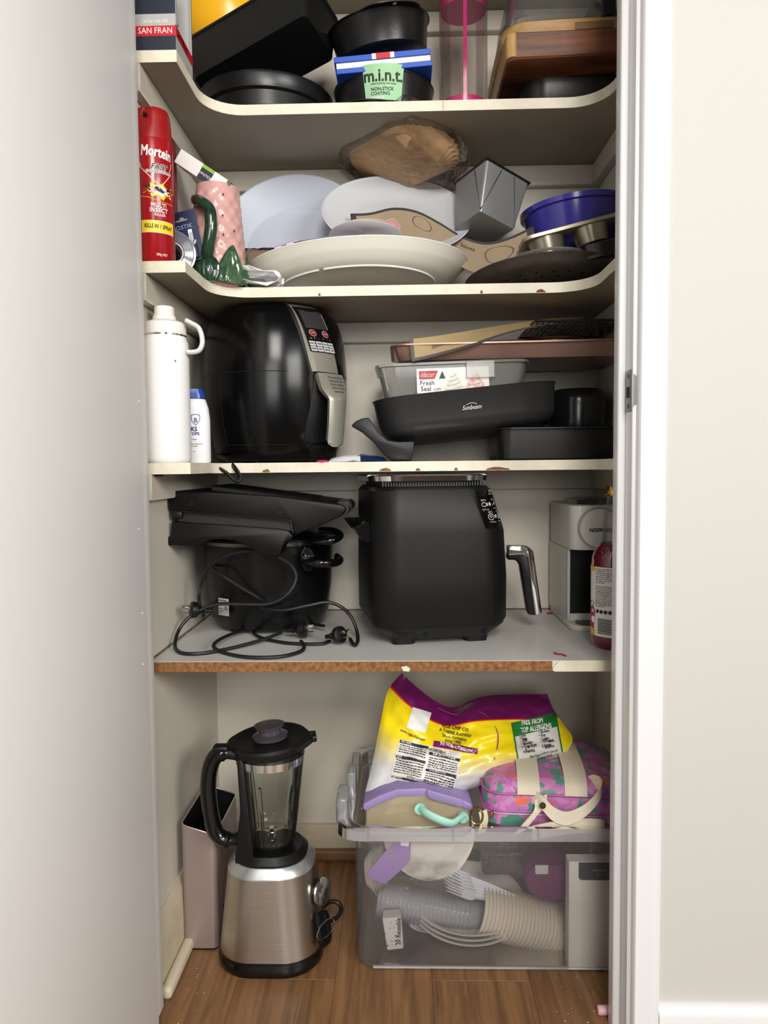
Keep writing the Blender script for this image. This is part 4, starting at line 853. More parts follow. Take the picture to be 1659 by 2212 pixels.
hn = [(758, 920), (768, 910), (782, 904), (796, 902), (806, 915), (818, 935), (838, 950), (862, 954), (895, 953), (893, 975), (889, 998), (846, 999), (828, 980), (806, 955), (782, 934)]
P = [W(a, b, 1.50) for a, b in hn]
obj('leg_handle', bev(prism([(p.x, max(p.z, Z3+0.001)) for p in P], 1.497, 1.532), 0.003, 2), mat('matt_black_handle', (17, 17, 18), 0.45, spec=0.35), t, True)
# clear tub with printed label inside the pan
t = thing('clear_tub', 'clear food tub with a printed cupcake-swirl label sitting in the pan', 'tub', m=TR(c0.x-0.028, Yp+0.125, W(970, 850, Yp).z+0.004) @ RY(-1.5))
wt = (W(1138, 790, 1.52)-W(800, 790, 1.52)).length; ht = W(970, 787, 1.52).z-W(970, 850, Yp).z
TUBC = clear('tub_plastic', (248, 248, 247), 0.26, (222, 220, 215), 0.12, 0.8)
obj('tub_body', wall_tin([(wt*0.86, 0.19, 0.03, -0.03), (wt*0.965, 0.215, 0.036, ht-0.010), (wt*0.965, 0.215, 0.036, ht-0.006), (wt, 0.228, 0.04, ht-0.005), (wt, 0.228, 0.04, ht)], 0.0015, 8), TUBC, t)
def tf(x, y, lf=0.0012): return Vector((x, -0.1035-0.0045*(y+0.03)/(ht+0.02)-lf, y))
lx0, lx1 = -wt/2+mm(90, 1.5), -wt/2+mm(245, 1.5)
lb = obj('printed_label', patch(lx0, lx1, -0.012, ht-0.012, lambda x, y: tf(x, y, 0.001), 4, 2, 0.0006), WPRT, t)
lw = lx1-lx0; ly = ht-0.012
obj('red_logo', blob([(lx0+0.005, ly-0.021), (lx0+0.036, ly-0.021), (lx0+0.043, ly-0.005), (lx0+0.005, ly-0.005)], lambda x, y: tf(x, y, 0.0022)), REDP, lb)
obj('lettering', text('d\u00e9cor', 0.0145, lambda x, y: tf(lx0+0.022+x, ly-0.013+y, 0.0028), 0.02, sx=0.85), WPRT, lb)
obj('triangle_mark', blob([(lx0+0.045, ly-0.021), (lx0+0.058, ly-0.021), (lx0+0.0515, ly-0.006)], lambda x, y: tf(x, y, 0.0022)), mat('green_black_print', (44, 60, 52), 0.5), lb)
obj('lettering', join(text('Fresh', 0.0135, lambda x, y: tf(lx0+0.021+x, ly-0.029+y, 0.0022), 0.005), text('Seal', 0.0135, lambda x, y: tf(lx0+0.018+x, ly-0.0405+y, 0.0022), 0.005), text('CLIPS', 0.0062, lambda x, y: tf(lx0+0.041+x, ly-0.042+y, 0.0022), 0.0)), mat('dark_blue_print', (44, 48, 84), 0.5), lb)
for sx_, cA in ((0.074, (216, 220, 210)), (0.118, (222, 150, 160))):
    P = [(lx0+sx_+0.021*math.cos(a)*(1 if math.sin(a) < 0 else (1-0.75*math.sin(a))), ly-0.040+(0.034 if math.sin(a) > 0 else 0.012)*math.sin(a)) for a in [2*math.pi*k/24 for k in range(24)]]
    sw = obj('swirl_print', blob(P, lambda x, y: tf(x, y, 0.0020)), mat('swirl_%d' % cA[1], cA, 0.5, color2=(240, 232, 220), vscale=160), lb)
    obj('swirl_lines', join(*[line2([(lx0+sx_+0.017*(1-k*0.22)*q, ly-0.043+0.0085*k+0.003*q+0.0022*q*q) for q in (-1, -0.6, -0.2, 0.2, 0.6, 1)], 0.0011, lambda x, y: tf(x, y, 0.0026)) for k in range(4)]), mat('swirl_line', (170, 166, 150), 0.6), sw)
obj('rim_clip', bev(box(wt*0.08, wt*0.26, -0.116, -0.1135, ht-0.035, ht-0.001), 0.001, 1), TUBC, t)
# rose-gold tray, copper tin, folded mat, wire rack
Yr = 1.50; pL, pR = W(842, 742, Yr), W(1330, 727, Yr); Lr = pR.x-pL.x+0.055; ztr = W(842, 742, Yr).z
ang = math.degrees(math.atan2(pR.z-pL.z, pR.x-pL.x))*0.6
t = thing('rose_gold_tray', 'rose-gold baking tray laid across the top of the clear tub', 'baking tray', m=TR(pL.x+Lr/2, Yr+0.125, ztr) @ RY(-ang))
ROSE = mat('rose_gold_coating', (156, 124, 114), 0.34, 0.5, var=0.12, vscale=10)
hr = mm(36, Yr)
obj('tray_body', wall_tin([(Lr-0.035, 0.22, 0.022, -hr+0.004), (Lr-0.03, 0.225, 0.024, -hr+0.008), (Lr-0.014, 0.244, 0.03, -0.003), (Lr, 0.258, 0.034, -0.002), (Lr, 0.258, 0.034, 0.001)], 0.0018, 8), ROSE, t)
t = thing('copper_tin', 'round copper-toned tin standing in the rose-gold tray', 'cake tin', (PX(1195, 1.62, 1.2), 1.625, ztr-hr+0.012))
obj('tin_body', dish([(0.058, 0), (0.062, 0.002), (0.068, 0.036), (0.075, 0.038), (0.076, 0.040)], 0.0016, 48), mat('dark_copper', (112, 78, 70), 0.3, 0.6), t)
top = [(884, 733, 1.50), (940, 726, 1.51), (1010, 715, 1.53), (1100, 700, 1.56), (1190, 688, 1.60), (1262, 684, 1.64)]
bot = [(890, 781, 1.487), (935, 771, 1.488), (1015, 748, 1.49), (1095, 720, 1.50), (1170, 703, 1.52), (1240, 693, 1.55)]
TS, BS = spline([W(*q) for q in top], 6), spline([W(*q) for q in bot], 6); n2 = len(TS)-1
def m2(u, v):
    i = u*n2; k = min(int(i), n2-1); return (TS[k].lerp(TS[k+1], i-k)).lerp(BS[k].lerp(BS[k+1], i-k), v)
t = thing('rolled_baking_mat', 'beige baking mat with grey border draped over the rose-gold tray', 'baking mat', W(1000, 740, 1.5))
b2 = mat('tan_weave', (176, 154, 112), 0.6, bump=0.5, bscale=700, var=0.06, vscale=30); g2 = mat('grey_border_silicone', (84, 82, 80), 0.5)
obj('mat_sheet', sheet(lambda u, v: m2(0.045+u*0.955, v*0.86), 36, 8, -0.0009), b2, t, True)
obj('border', join(sheet(lambda u, v: m2(u*0.045, v), 3, 8, -0.0011), sheet(lambda u, v: m2(0.045+u*0.955, 0.86+0.14*v), 36, 2, -0.0011)), g2, t, True)
obj('lettering', text('Silicone', 0.22, lambda x, y: m2(0.235+x*0.155, 0.52+y)+Vector((0, -0.0012, 0.0003)), 0.02, 0.2), mat('grey_weave_print', (110, 98, 80), 0.6), t, True)
t = thing('wire_rack', 'black wire cooling rack on the rose-gold tray by the jamb', 'cooling rack', W(1250, 700, 1.52))
WIRE = mat('black_wire', (20, 20, 20), 0.4)
xa, xb = PX(1150, 1.52, 1.19), XR-0.02; zr = W(1328, 684, 1.50).z-0.006; ws = []
for k in range(17): x = xa+(xb-xa)*k/16; ws.append(tube([(x, 1.50, zr), (x, 1.70, zr)], 0.0011, 5, per=0))
for k in range(13): y = 1.50+0.2*k/12; ws.append(tube([(xa, y, zr), (xb, y, zr)], 0.0011, 5, per=0))
obj('wire_grid', join(*ws), WIRE, t, True)
obj('rack_frame', tube([(xa, 1.50, zr), (xb, 1.50, zr), (xb, 1.70, zr), (xa, 1.70, zr), (xa, 1.50, zr)], 0.0022, 6, per=0), WIRE, t, True)
xl = PX(1298, 1.5, 1.18)
obj('rack_leg', tube([(xl-0.008, 1.501, zr), (xl-0.0078, 1.499, zr-0.03), (xl, 1.499, zr-0.038), (xl+0.0078, 1.499, zr-0.03), (xl+0.008, 1.501, zr)], 0.0016, 6), WIRE, t, True)
# black roasting pan and pot on the right
xa = PX(1076, 1.50, 1.0); xb = XR-0.012; zr = W(1150, 924, 1.50).z-Z3
t = thing('black_roasting_pan', 'black roasting pan on the shelf under the tilted electric pan', 'roasting pan', ((xa+xb)/2, 1.60, Z3))
wr = xb-xa
obj('pan_body', wall_tin([(wr*0.95, 0.18, 0.02, 0), (wr*0.97, 0.19, 0.024, 0.004), (wr, 0.2, 0.03, zr-0.003), (wr, 0.2, 0.03, zr-0.002)], 0.002, 8), BLK, t)
obj('rim_flange', rloft([(wr, 0.2, 0.03, zr-0.003), (wr+0.008, 0.225, 0.034, zr-0.002), (wr+0.008, 0.225, 0.034, zr), (wr, 0.2, 0.03, zr)], 8, False, False), BLK2, t)
obj('handle_tab', bev(box(-wr/2-0.026, -wr/2+0.01, -0.06, 0.0, zr-0.003, zr), 0.001, 1), BLK2, t)
t = thing('black_pot', 'round black pot standing behind the tilted pan on the right', 'pot', (PX(1238, 1.63, 1.1)+0.015, 1.655, Z3+zr+0.001))
obj('pot_body', dish([(0.052, 0), (0.058, 0.004), (0.064, 0.06), (0.058, 0.082), (0.05, 0.088)], 0.002, 48), mat('dark_smoke_plastic', (24, 26, 28), 0.2), t)
# ================================================================ fourth shelf
# matt black air fryer seen from its side
MB = mat('matt_black_housing', (14, 14, 15), 0.45, spec=0.3, bump=0.06, bscale=500)
t = thing('matt_air_fryer', 'big matt black air fryer with a chrome top ring and chrome handle', 'air fryer', (PX(927, 1.535, 0.75), 1.535, Z4), (0, 0, 11))
zz = lambda py, Y=1.42: W(930, py, Y).z-Z4
zS = zz(1358, 1.405); zT = zz(1050, 1.43); zM = zz(1150)
LV = [(0.262, 0.262, 0.055, zS), (0.274, 0.272, 0.058, zS+0.012), (0.276, 0.273, 0.06, zz(1250)), (0.270, 0.270, 0.06, zM, -0.002, 0), (0.243, 0.262, 0.058, zT-0.008, -0.0145, 0), (0.226, 0.25, 0.055, zT, -0.0155, 0)]
obj('housing', rloft(LV, 10), MB, t)
def lev(z):
    for a, b in zip(LV, LV[1:]):
        if a[3] <= z <= b[3]:
            s = (z-a[3])/(b[3]-a[3]); ca = a[4] if len(a) > 4 else 0; cb = b[4] if len(b) > 4 else 0
            return [a[i]+(b[i]-a[i])*s for i in range(3)]+[ca+(cb-ca)*s]
    l = LV[-1]; return [l[0], l[1], l[2], -0.0155]
def skin(s, z, lift=0.001):
    """along the near side to the right and round the front corner"""
    w, d, r, cx = lev(z); st = w/2-r
    if s < st: return Vector((cx+s, -d/2-lift, z))
    a = min((s-st)/r, math.pi/2)
    if (s-st)/r <= math.pi/2: return Vector((cx+st+(r+lift)*math.sin(a), -d/2+r-(r+lift)*math.cos(a), z))
    return Vector((cx+w/2+lift, -d/2+r+(s-st-r*math.pi/2), z))
b = obj('base', rloft([(0.18, 0.20, 0.04, 0.013), (0.212, 0.225, 0.045, 0.013), (0.255, 0.255, 0.054, zS-0.004), (0.258, 0.258, 0.054, zS)], 8), mat('black_base_plastic', (16, 16, 17), 0.45), t)
for fx_ in (-1, 1):
    for fy_ in (-1, 1):
        obj('foot', mv(rloft([(0.046, 0.03, 0.012, 0), (0.052, 0.036, 0.014, 0.018)], 4), fx_*0.073, fy_*0.085, 0), BLKP, b)
pf = lambda x, y: Vector((x, -0.1125-0.0150*(y-0.013)/(zS-0.017)-0.0012, y))
obj('vent_slot', join(*[blob([(x, 0.017), (x+0.0042, 0.017), (x+0.0042-0.005, zS-0.007), (x-0.005, zS-0.007)], pf) for x in [-0.098+0.0082*k for k in range(6)]]), SEAM, b)
for x in (-0.035, 0.082): obj('screw_hole', disc2(x, zS*0.62, 0.005, pf), SEAM, b)
obj('body_seam', tube([skin(-0.085+0.003*k, zS+0.001, -0.0002) for k in range(76)], 0.0009, 5, per=0), SEAM, t)
obj('drawer_seam', tube([skin(0.092, z, -0.0003) for z in [zS+0.002+(zz(1200)-zS)*k/12 for k in range(13)]]+[skin(0.096, zz(1197), -0.0003), skin(0.13, zz(1195), -0.0003)], 0.0009, 5, per=0), SEAM, t)
vr = obj('vent_ring', rloft([(0.208, 0.232, 0.05, zT, -0.017, 0), (0.208, 0.232, 0.05, zT+0.010, -0.017, 0)], 10), mat('vent_black', (8, 8, 8), 0.6), t)
RB = mat('rib_grey', (44, 45, 46), 0.4)
for k in range(38):
    obj('rib', box(-0.117+0.0053*k, -0.1145+0.0053*k, -0.1185, -0.115, zT+0.0005, zT+0.0095), RB, vr)
obj('chrome_ring', rloft([(0.214, 0.238, 0.052, zT+0.0095, -0.019, 0), (0.238, 0.262, 0.058, zT+0.0105, -0.019, 0), (0.241, 0.264, 0.058, zT+0.020, -0.019, 0), (0.235, 0.258, 0.056, zT+0.0225, -0.019, 0), (0.2, 0.22, 0.05, zT+0.0225, -0.019, 0)], 12), CHROME, t)
# icon panel round the corner
GLP = mat('gloss_icon_panel', (7, 7, 8), 0.12)
zI0, zI1 = zz(1143), zz(1061)
ip = obj('icon_panel', sheet(lambda u, v: skin(0.068+0.016*(1-v)+(0.135-0.068)*u, zI0+(zI1-zI0)*v, 0.0008), 14, 8), GLP, t)
def ic(px, py): return (0.083+(px-1020)*0.00098, zz(py))
def ip_(px, py, dx, dy):
    x, z = ic(px, py); return skin(x+dx, z+dy, 0.0016)
def it(s, size, px, py, b_=0.02): return text(s, size, lambda x, y: ip_(px, py, x, y), b_)
def poly(px, py, pts, w=0.0009): return line2([(p[0], p[1]) for p in pts], w, lambda x, y: ip_(px, py, x, y))
ell = lambda rx, ry, n=14: [(rx*math.cos(2*math.pi*k/n), ry*math.sin(2*math.pi*k/n)) for k in range(n+1)]
obj('icon_print', join(it('+', 0.012, 1041, 1091, 0.08), it('+', 0.012, 1052, 1118, 0.08), poly(1026, 1091, ell(0.0055, 0.0038)), poly(1026, 1091, [(0.0055, 0), (0.0085, 0.003), (0.0085, -0.003), (0.0055, 0)]),
    poly(1038, 1118, ell(0.0075, 0.0058)), poly(1038, 1117, ell(0.003, 0.002)), poly(1064, 1116, [(-0.004, 0.004), (-0.003, -0.006), (0.003, -0.006), (0.004, 0.004), (-0.004, 0.004)]), poly(1066, 1118, ell(0.003, 0.003)), poly(1055, 1091, [(-0.006, -0.003), (-0.001, 0.001), (0.005, -0.001), (0.001, 0.004), (0.006, 0.005)]), poly(1075, 1115, ell(0.004, 0.006))), WPRT, ip)
obj('small_print', join(it('200\u00b0C', 0.0048, 1026, 1082), it('12-17 min.', 0.0042, 1028, 1102), it('200\u00b0C', 0.0048, 1038, 1108), it('14-18 min.', 0.0042, 1041, 1129), it('200\u00b0C', 0.0042, 1054, 1081), it('90\u00b0C', 0.0042, 1062, 1107), it('15-18 min.', 0.0036, 1058, 1100), it('20-22 min.', 0.0036, 1066, 1128), it('SYNC', 0.008, 1057, 1063), it('2 different foods', 0.0036, 1056, 1069), poly(1022, 1105, [(0, 0), (0.045, 0.0005)], 0.0005)), mat('soft_white_print', (190, 190, 190), 0.5), ip)
# drawer handle on the right
YH = 1.555
ho = [(1094, 1178), (1136, 1179), (1148, 1189), (1167, 1320), (1162, 1327), (1138, 1325), (1121, 1218), (1112, 1208), (1094, 1208)]
P = [W(a, b_, YH) for a, b_ in ho]
hd = obj('drawer_handle', bev(prism([(p.x, p.z) for p in P], YH-0.016, YH+0.016), 0.004, 2), BLKP, t, True)
hc = [(1094, 1177), (1137, 1178), (1149, 1188), (1168, 1320), (1163, 1327), (1153, 1326), (1136, 1203), (1128, 1196), (1094, 1198)]
P = [W(a, b_, YH) for a, b_ in hc]
obj('chrome_cover', bev(prism([(p.x, p.z) for p in P], YH-0.0175, YH+0.0175), 0.003, 2), CHROME, hd, True)
obj('release_plate', box(0.1385, 0.142, -0.012, 0.012, zz(1290), zz(1240)), mat('dull_steel', (150, 146, 138), 0.3, 1), t)
# cord hook at the back (left)
ck = obj('cord_hook', bev(xf(prism([(-0.168, zz(1138)), (-0.136, zz(1124)), (-0.134, zz(1172)), (-0.148, zz(1168)), (-0.160, zz(1155))], -0.09, -0.05), Matrix.Identity(4)), 0.002, 1), BLKG, t)
obj('cord_hook', bev(prism([(-0.172, zz(1128)), (-0.137, zz(1122)), (-0.137, zz(1160)), (-0.156, zz(1152))], 0.02, 0.06), 0.002, 1), BLKG, t)
# slow cooker
cy = 1.618; cx = PX(583, cy, 0.72)
t = thing('slow_cooker', 'round black cooker with side handles under the sandwich press', 'cooker', (cx, cy, Z4))
zR = W(583, 1178, 1.49).z-Z4
BK3 = mat('satin_black_enamel', (10, 10, 11), 0.3, spec=0.35)
obj('cooker_body', lathe([(0, 0.008), (0.10, 0.008), (0.116, 0.012), (0.128, 0.035), (0.136, zR*0.5), (0.140, zR-0.008), (0.1405, zR-0.004), (0, zR-0.004)], 72), BK3, t)
obj('steel_rim', lathe([(0.138, zR-0.004), (0.1425, zR-0.003), (0.144, zR+0.004), (0.141, zR+0.008), (0.132, zR+0.008)], 72), mat('rim_steel', (120, 116, 110), 0.3, 0.9), t)
obj('lid', lathe([(0.134, zR+0.006), (0.132, zR+0.011), (0.09, zR+0.016), (0, zR+0.018)], 60), BLKG, t)
for a in (45, 135, 225, 315): obj('foot', mv(lathe([(0, 0), (0.012, 0), (0.013, 0.011), (0, 0.011)], 16), 0.09*math.cos(math.radians(a)), 0.09*math.sin(math.radians(a)), 0), BLKP, t)
hx = lambda px, py, Y: W(px, py, Y)
obj('side_handle', tube([hx(655, 1200, 1.505), hx(660, 1214, 1.475), hx(690, 1217, 1.455), hx(722, 1216, 1.47), hx(735, 1210, 1.50), hx(728, 1203, 1.535)], 0.0085, 12, flat=0.8), BLKG, t, True)
obj('handle_plate', mv(xf(lathe([(0, 0), (0.026, 0), (0.024, 0.004), (0, 0.005)], 24), RX(90) @ SC(0.6, 1, 1)), PX(664, 1.497, 0.77)-cx, -0.119, W(664, 1208, 1.5).z-Z4), BLKG, t)
obj('lid_handle', tube([hx(665, 1165, 1.50), hx(690, 1170, 1.48), hx(722, 1166, 1.48), hx(735, 1156, 1.51), hx(720, 1147, 1.54), hx(690, 1146, 1.55)], 0.0075, 10), BLKG, t, True)
cm = lambda x, y: Vector((0.1375*math.sin(math.radians(-34)+x/0.137), -0.1375*math.cos(math.radians(-34)+x/0.137), W(472, 1310, 1.51).z-Z4+y))
st = obj('rating_sticker', patch(-0.0155, 0.0155, -0.018, 0.018, cm, 5, 1), mat('grey_sticker', (168, 168, 166), 0.5), t)
cm3 = lambda x, y: cm(x, y)*1.006
obj('small_print', join(txtlines(-0.013, 0.010, 0.013, 3, 0.0045, 0.002, cm3, 5), txtlines(-0.013, 0.0, -0.004, 3, 0.0045, 0.002, cm3, 6), line2([(0.004, -0.005), (0.008, 0.003), (0.012, -0.005), (0.004, -0.005)], 0.0012, cm3)), BPRT, st)
# sandwich press
Yf = 1.425
t = thing('sandwich_press', 'black sandwich press lying on top of the round black cooker', 'sandwich press', W(520, 1170, 1.55))
up = [(363, 1064), (368, 1060), (445, 1062), (600, 1072), (700, 1085), (738, 1090), (748, 1098), (744, 1108), (735, 1116), (700, 1132), (660, 1147), (642, 1154), (634, 1150), (630, 1134), (620, 1124), (500, 1113), (380, 1103), (364, 1101)]
PRS = mat('press_black', (9, 9, 10), 0.42, spec=0.25, bump=0.05, bscale=400)
ub = obj('upper_shell', bev(prism([(W(a, b_, Yf).x, W(a, b_, Yf).z) for a, b_ in up], Yf, Yf+0.235), 0.005, 3), PRS, t, True)
lo = [(369, 1127), (480, 1134), (600, 1143), (622, 1147), (631, 1157), (631, 1164), (616, 1172), (609, 1184), (605, 1198), (597, 1203), (575, 1202), (553, 1193), (530, 1179), (505, 1169), (478, 1166), (450, 1168), (430, 1178), (422, 1181), (400, 1180), (372, 1179), (347, 1179), (348, 1164), (366, 1159)]
obj('lower_shell', bev(prism([(W(a, b_, Yf).x, W(a, b_, Yf).z) for a, b_ in lo], Yf+0.004, Yf+0.225), 0.003, 2), PRS, t, True)
gp = [(380, 1103), (620, 1124), (632, 1136), (634, 1150), (622, 1147), (380, 1127)]
obj('grill_plate', prism([(W(a, b_, Yf).x, W(a, b_, Yf).z) for a, b_ in gp], Yf+0.012, Yf+0.215), mat('plate_black', (8, 8, 9), 0.5), t, True)
obj('seam_lip', tube([W(a, b_, Yf-0.001) for a, b_ in ((380, 1103), (500, 1113), (615, 1123), (628, 1132), (633, 1152))], 0.0016, 6), BLKP, t, True)
obj('hinge_block', bev(mv(cbox(0.022, 0.05, 0.016), *W(390, 1118, Yf+0.028)), 0.003, 2), BLKP, t, True)
for px, py in ((414, 1088), (604, 1106)):
    obj('screw_cap', mv(xf(lathe([(0, 0), (0.0062, 0), (0.0058, 0.0007), (0.0052, 0.0007), (0.0048, 0.0002), (0, 0.0002)], 24), RX(90)), *W(px, py, Yf-0.0002)), PRS, ub, True)
pl_ = [W(445, 1050, 1.50), W(690, 1081, 1.50)]
for k in range(9):
    y = Yf+0.03+0.021*k; a_ = W(447, 1049, Yf); b2_ = W(672, 1079, Yf)
    obj('cooling_rib', bev(prism([(a_.x, a_.z-0.012), (b2_.x, b2_.z-0.006), (b2_.x, b2_.z), (a_.x, a_.z)], y, y+0.012), 0.002, 1), PRS, ub, True)
obj('grip_bar', xf(tube([(0, 0, 0), (0.0, 0.19, 0)], 0.0115, 14, per=0), TR(W(741, 1099, Yf+0.015))), BLKP, t, True)
obj('grip_collar', xf(tube([(0, 0, 0), (0.0, 0.010, 0)], 0.0155, 18, per=0), TR(W(744, 1094, Yf+0.04))), BLKG, t, True)
# cords and plugs
CORD = mat('black_cord', (15, 15, 16), 0.5)
def g(px, py, h=0.004): return G(px, py, Z4+h)
cords = thing('cord_bundle', 'tangle of black power cords on the grey-white shelf', 'cord', g(560, 1395, 0))
c1 = [g(608, 1367, 0.014), g(560, 1384, 0.008), g(500, 1400), g(440, 1411), g(395, 1411), g(378, 1397, 0.006), W(384, 1366, 1.43), W(402, 1340, 1.445), W(430, 1319, 1.453), W(470, 1305, 1.455), W(530, 1305, 1.455), W(585, 1303, 1.455), W(622, 1282, 1.455), W(640, 1250, 1.46), W(630, 1222, 1.46), W(600, 1202, 1.45)]
obj('cord', tube(c1, 0.0036, 8), CORD, cords, True)
c2 = [g(632, 1350, 0.012), g(570, 1352, 0.008), g(500, 1370, 0.010), g(462, 1392, 0.012), g(478, 1408, 0.004), g(530, 1419), g(600, 1419), g(648, 1408), g(657, 1396), g(650, 1385, 0.008)]
obj('cord', tube(c2, 0.0036, 8), CORD, cords, True)
c3 = [g(700, 1352, 0.014), g(640, 1345, 0.010), g(575, 1352, 0.012), g(548, 1364, 0.005), g(565, 1378), g(620, 1389), g(690, 1391), g(712, 1385)]
obj('cord', tube(c3, 0.0034, 8), CORD, cords, True)
c4 = [g(756, 1380, 0.006), g(766, 1394, 0.004), g(773, 1383, 0.004), g(770, 1360, 0.02), W(757, 1330, 1.48), W(735, 1310, 1.49), W(705, 1301, 1.485), W(665, 1308, 1.475), W(610, 1318, 1.475), W(560, 1312, 1.49)]
obj('cord', tube(c4, 0.0036, 8), CORD, cords, True)
c5 = [g(440, 1330, 0.012), W(430, 1300, 1.50), W(434, 1262, 1.49), W(450, 1225, 1.475), W(478, 1205, 1.465), W(520, 1192, 1.46), W(560, 1192, 1.455)]
obj('cord', tube(c5, 0.0034, 8), CORD, cords, True)
c6 = [W(455, 1222, 1.52), W(474, 1238, 1.474), W(520, 1268, 1.470), W(560, 1292, 1.472), W(585, 1304, 1.50)]
obj('cord', tube(c6, 0.003, 8), CORD, cords, True)
c7 = [g(462, 1330, 0.012), g(500, 1345, 0.008), g(570, 1352, 0.006), g(640, 1352, 0.006)]
obj('cord', tube(c7, 0.0034, 8), CORD, cords, True)
def plug(loc, m, pins=True):
    p = obj('plug', xf(lathe([(0, -0.030), (0.0042, -0.030), (0.0046, -0.018), (0.0062, -0.017), (0.0062, -0.014), (0.0048, -0.013), (0.0062, -0.010), (0.010, -0.004), (0.0155, 0.0), (0.0165, 0.006), (0.0165, 0.011), (0.015, 0.012), (0, 0.012)], 28), TR(loc) @ m), BLKP, cords, True)
    if pins:
        for dx, dy, an in ((-0.006, 0.004, 30), (0.006, 0.004, -30), (0, -0.006, 90)):
            obj('pin', xf(bev(box(-0.0034, 0.0034, -0.0009, 0.0009, 0.012, 0.028), 0.0004, 1), TR(loc) @ m @ TR(dx, dy, 0) @ RZ(an+90)), mat('pin_brass', (196, 190, 176), 0.2, 1.0), p, True)
plug(g(728, 1372, 0.019), RZ(52) @ RX(76)); plug(g(648, 1360, 0.019), RZ(80) @ RX(84)); plug(W(425, 1318, 1.46), RZ(-62) @ RX(82))
# coffee machine
xm = PX(1233, 1.535, 0.8); wm = 0.112; zz = lambda py, Y=1.535: W(1270, py, Y).z-Z4
t = thing('coffee_machine', 'off-white capsule coffee machine standing behind the red juice bottle', 'coffee machine', (xm+wm/2, 1.65, Z4))
CW = mat('off_white_plastic', (206, 203, 194), 0.32); X0, X1 = -wm/2, wm/2
zh, ztp = zz(1189), zz(1092)
hd = obj('head', bev(rloft([(wm, 0.228, 0.022, zh), (wm, 0.228, 0.022, ztp)], 6), 0.003, 2), CW, t)
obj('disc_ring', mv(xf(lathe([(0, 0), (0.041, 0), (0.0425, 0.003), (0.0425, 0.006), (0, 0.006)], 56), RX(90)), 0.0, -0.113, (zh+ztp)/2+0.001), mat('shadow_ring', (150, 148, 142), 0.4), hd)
dk = obj('front_disc', mv(xf(lathe([(0, 0), (0.040, 0), (0.0405, 0.010), (0.0395, 0.012), (0, 0.0125)], 56), RX(90)), 0.001, -0.115, (zh+ztp)/2), CW, hd)
obj('lettering', text('NESPRESSO', 0.0108, lambda x, y: Vector((0.004+x, -0.1281, (zh+ztp)/2-0.004+y)), 0.02, sx=0.92), mat('dark_grey_letter', (84, 82, 78), 0.3, 0.6), dk)
obj('top_lever', mv(rloft([(0.085, 0.15, 0.03, ztp), (0.08, 0.145, 0.03, ztp+0.008), (0.06, 0.12, 0.028, ztp+0.011)], 6), 0.012, 0, 0), mat('lever_chrome', (120, 120, 118), 0.15, 0.9), t)
obj('rear_body', bev(box(X0, X1, -0.075, 0.112, 0.012, zh), 0.003, 1), CW, t)
obj('recess', box(X0+0.006, X1-0.006, -0.0765, -0.074, 0.03, zh-0.0005), mat('recess_black', (9, 10, 12), 0.35), t)
obj('side_cheek', bev(box(X0, X0+0.006, -0.086, -0.07, 0.02, zh), 0.001, 1), mat('grey_cheek', (186, 186, 184), 0.35), t)
obj('base_tray', bev(rloft([(wm*0.98, 0.245, 0.03, 0.0), (wm, 0.25, 0.03, 0.012)], 6), 0.002, 1), CW, t)
dg = obj('drip_grid', mv(rloft([(wm*0.7, 0.058, 0.028, 0), (wm*0.7, 0.058, 0.028, 0.002)], 8), 0, -0.09, 0.0125), mat('grid_dark', (52, 52, 52), 0.35), t)
for k in range(6): obj('grid_bar', box(-0.034+0.012*k, -0.032+0.012*k, -0.115, -0.066, 0.0145, 0.0155), mat('grid_bar_grey', (96, 96, 94), 0.3), dg)
# juice bottle
cy = 1.405; cx = PX(1330, cy, 0.75)
t = thing('juice_bottle', 'glass bottle of dark red juice with a gold cap by the jamb', 'bottle', (cx, cy, Z4))
zz = lambda py: W(1322, py, 1.385).z-Z4; R0 = mm(51, cy)
GL = clear('bottle_glass', (236, 240, 238), 0.05, (215, 215, 215), 0.05, 0.5)
neck = [(R0*0.60, zz(1172)), (R0*0.56, zz(1150)), (R0*0.50, zz(1110)), (R0*0.40, zz(1080)), (R0*0.38, zz(1070))]
obj('glass_neck', lathe([(R0*0.68, zz(1180))]+neck, 40), GL, t)
JU = mat('red_juice_glass', (104, 22, 34), 0.08, coat=0.6)
obj('juice_body', lathe([(0, 0.003), (R0*0.85, 0.0), (R0*0.97, 0.006), (R0, 0.02), (R0, zz(1225)), (R0*0.97, zz(1205)), (R0*0.86, zz(1190)), (R0*0.66, zz(1178)), (R0*0.58, zz(1174)), (0, zz(1174))], 56), JU, t)
GOLD = mat('gold_cap', (206, 168, 82), 0.25, 1.0)
obj('cap', lathe([(0, zz(1071)), (R0*0.43, zz(1071)), (R0*0.45, zz(1068)), (R0*0.41, zz(1063)), (R0*0.43, zz(1052)), (R0*0.38, zz(1049)), (0, zz(1049))], 48, lambda a, k: 1+(0.03*math.cos(a*20) if k in (3, 4) else 0)), GOLD, t)
JP = -63
cm = cyl(R0, 0, JP, 0.0006)
zl0, zl1 = zz(1373), zz(1224)
lb = obj('paper_label', patch(-0.055, 0.10, zl0, zl1, cm, 30, 1), mat('cream_label', (228, 224, 216), 0.5), t)
cm2 = cyl(R0, 0, JP, 0.0011)
for za_, zb_2 in ((zl1-0.009, zl1), (zl0, zl0+0.013)): obj('yellow_strip', patch(-0.055, -0.006, za_, zb_2, cm2, 10), mat('amber_print', (222, 172, 40), 0.5), lb)
obj('fruit_print', join(disc2(-0.016, zl0+0.043, 0.012, cm2), patch(-0.024, -0.008, zl0+0.013, zl0+0.043, cm2, 4)), mat('guava_print', (168, 40, 66), 0.5), lb)
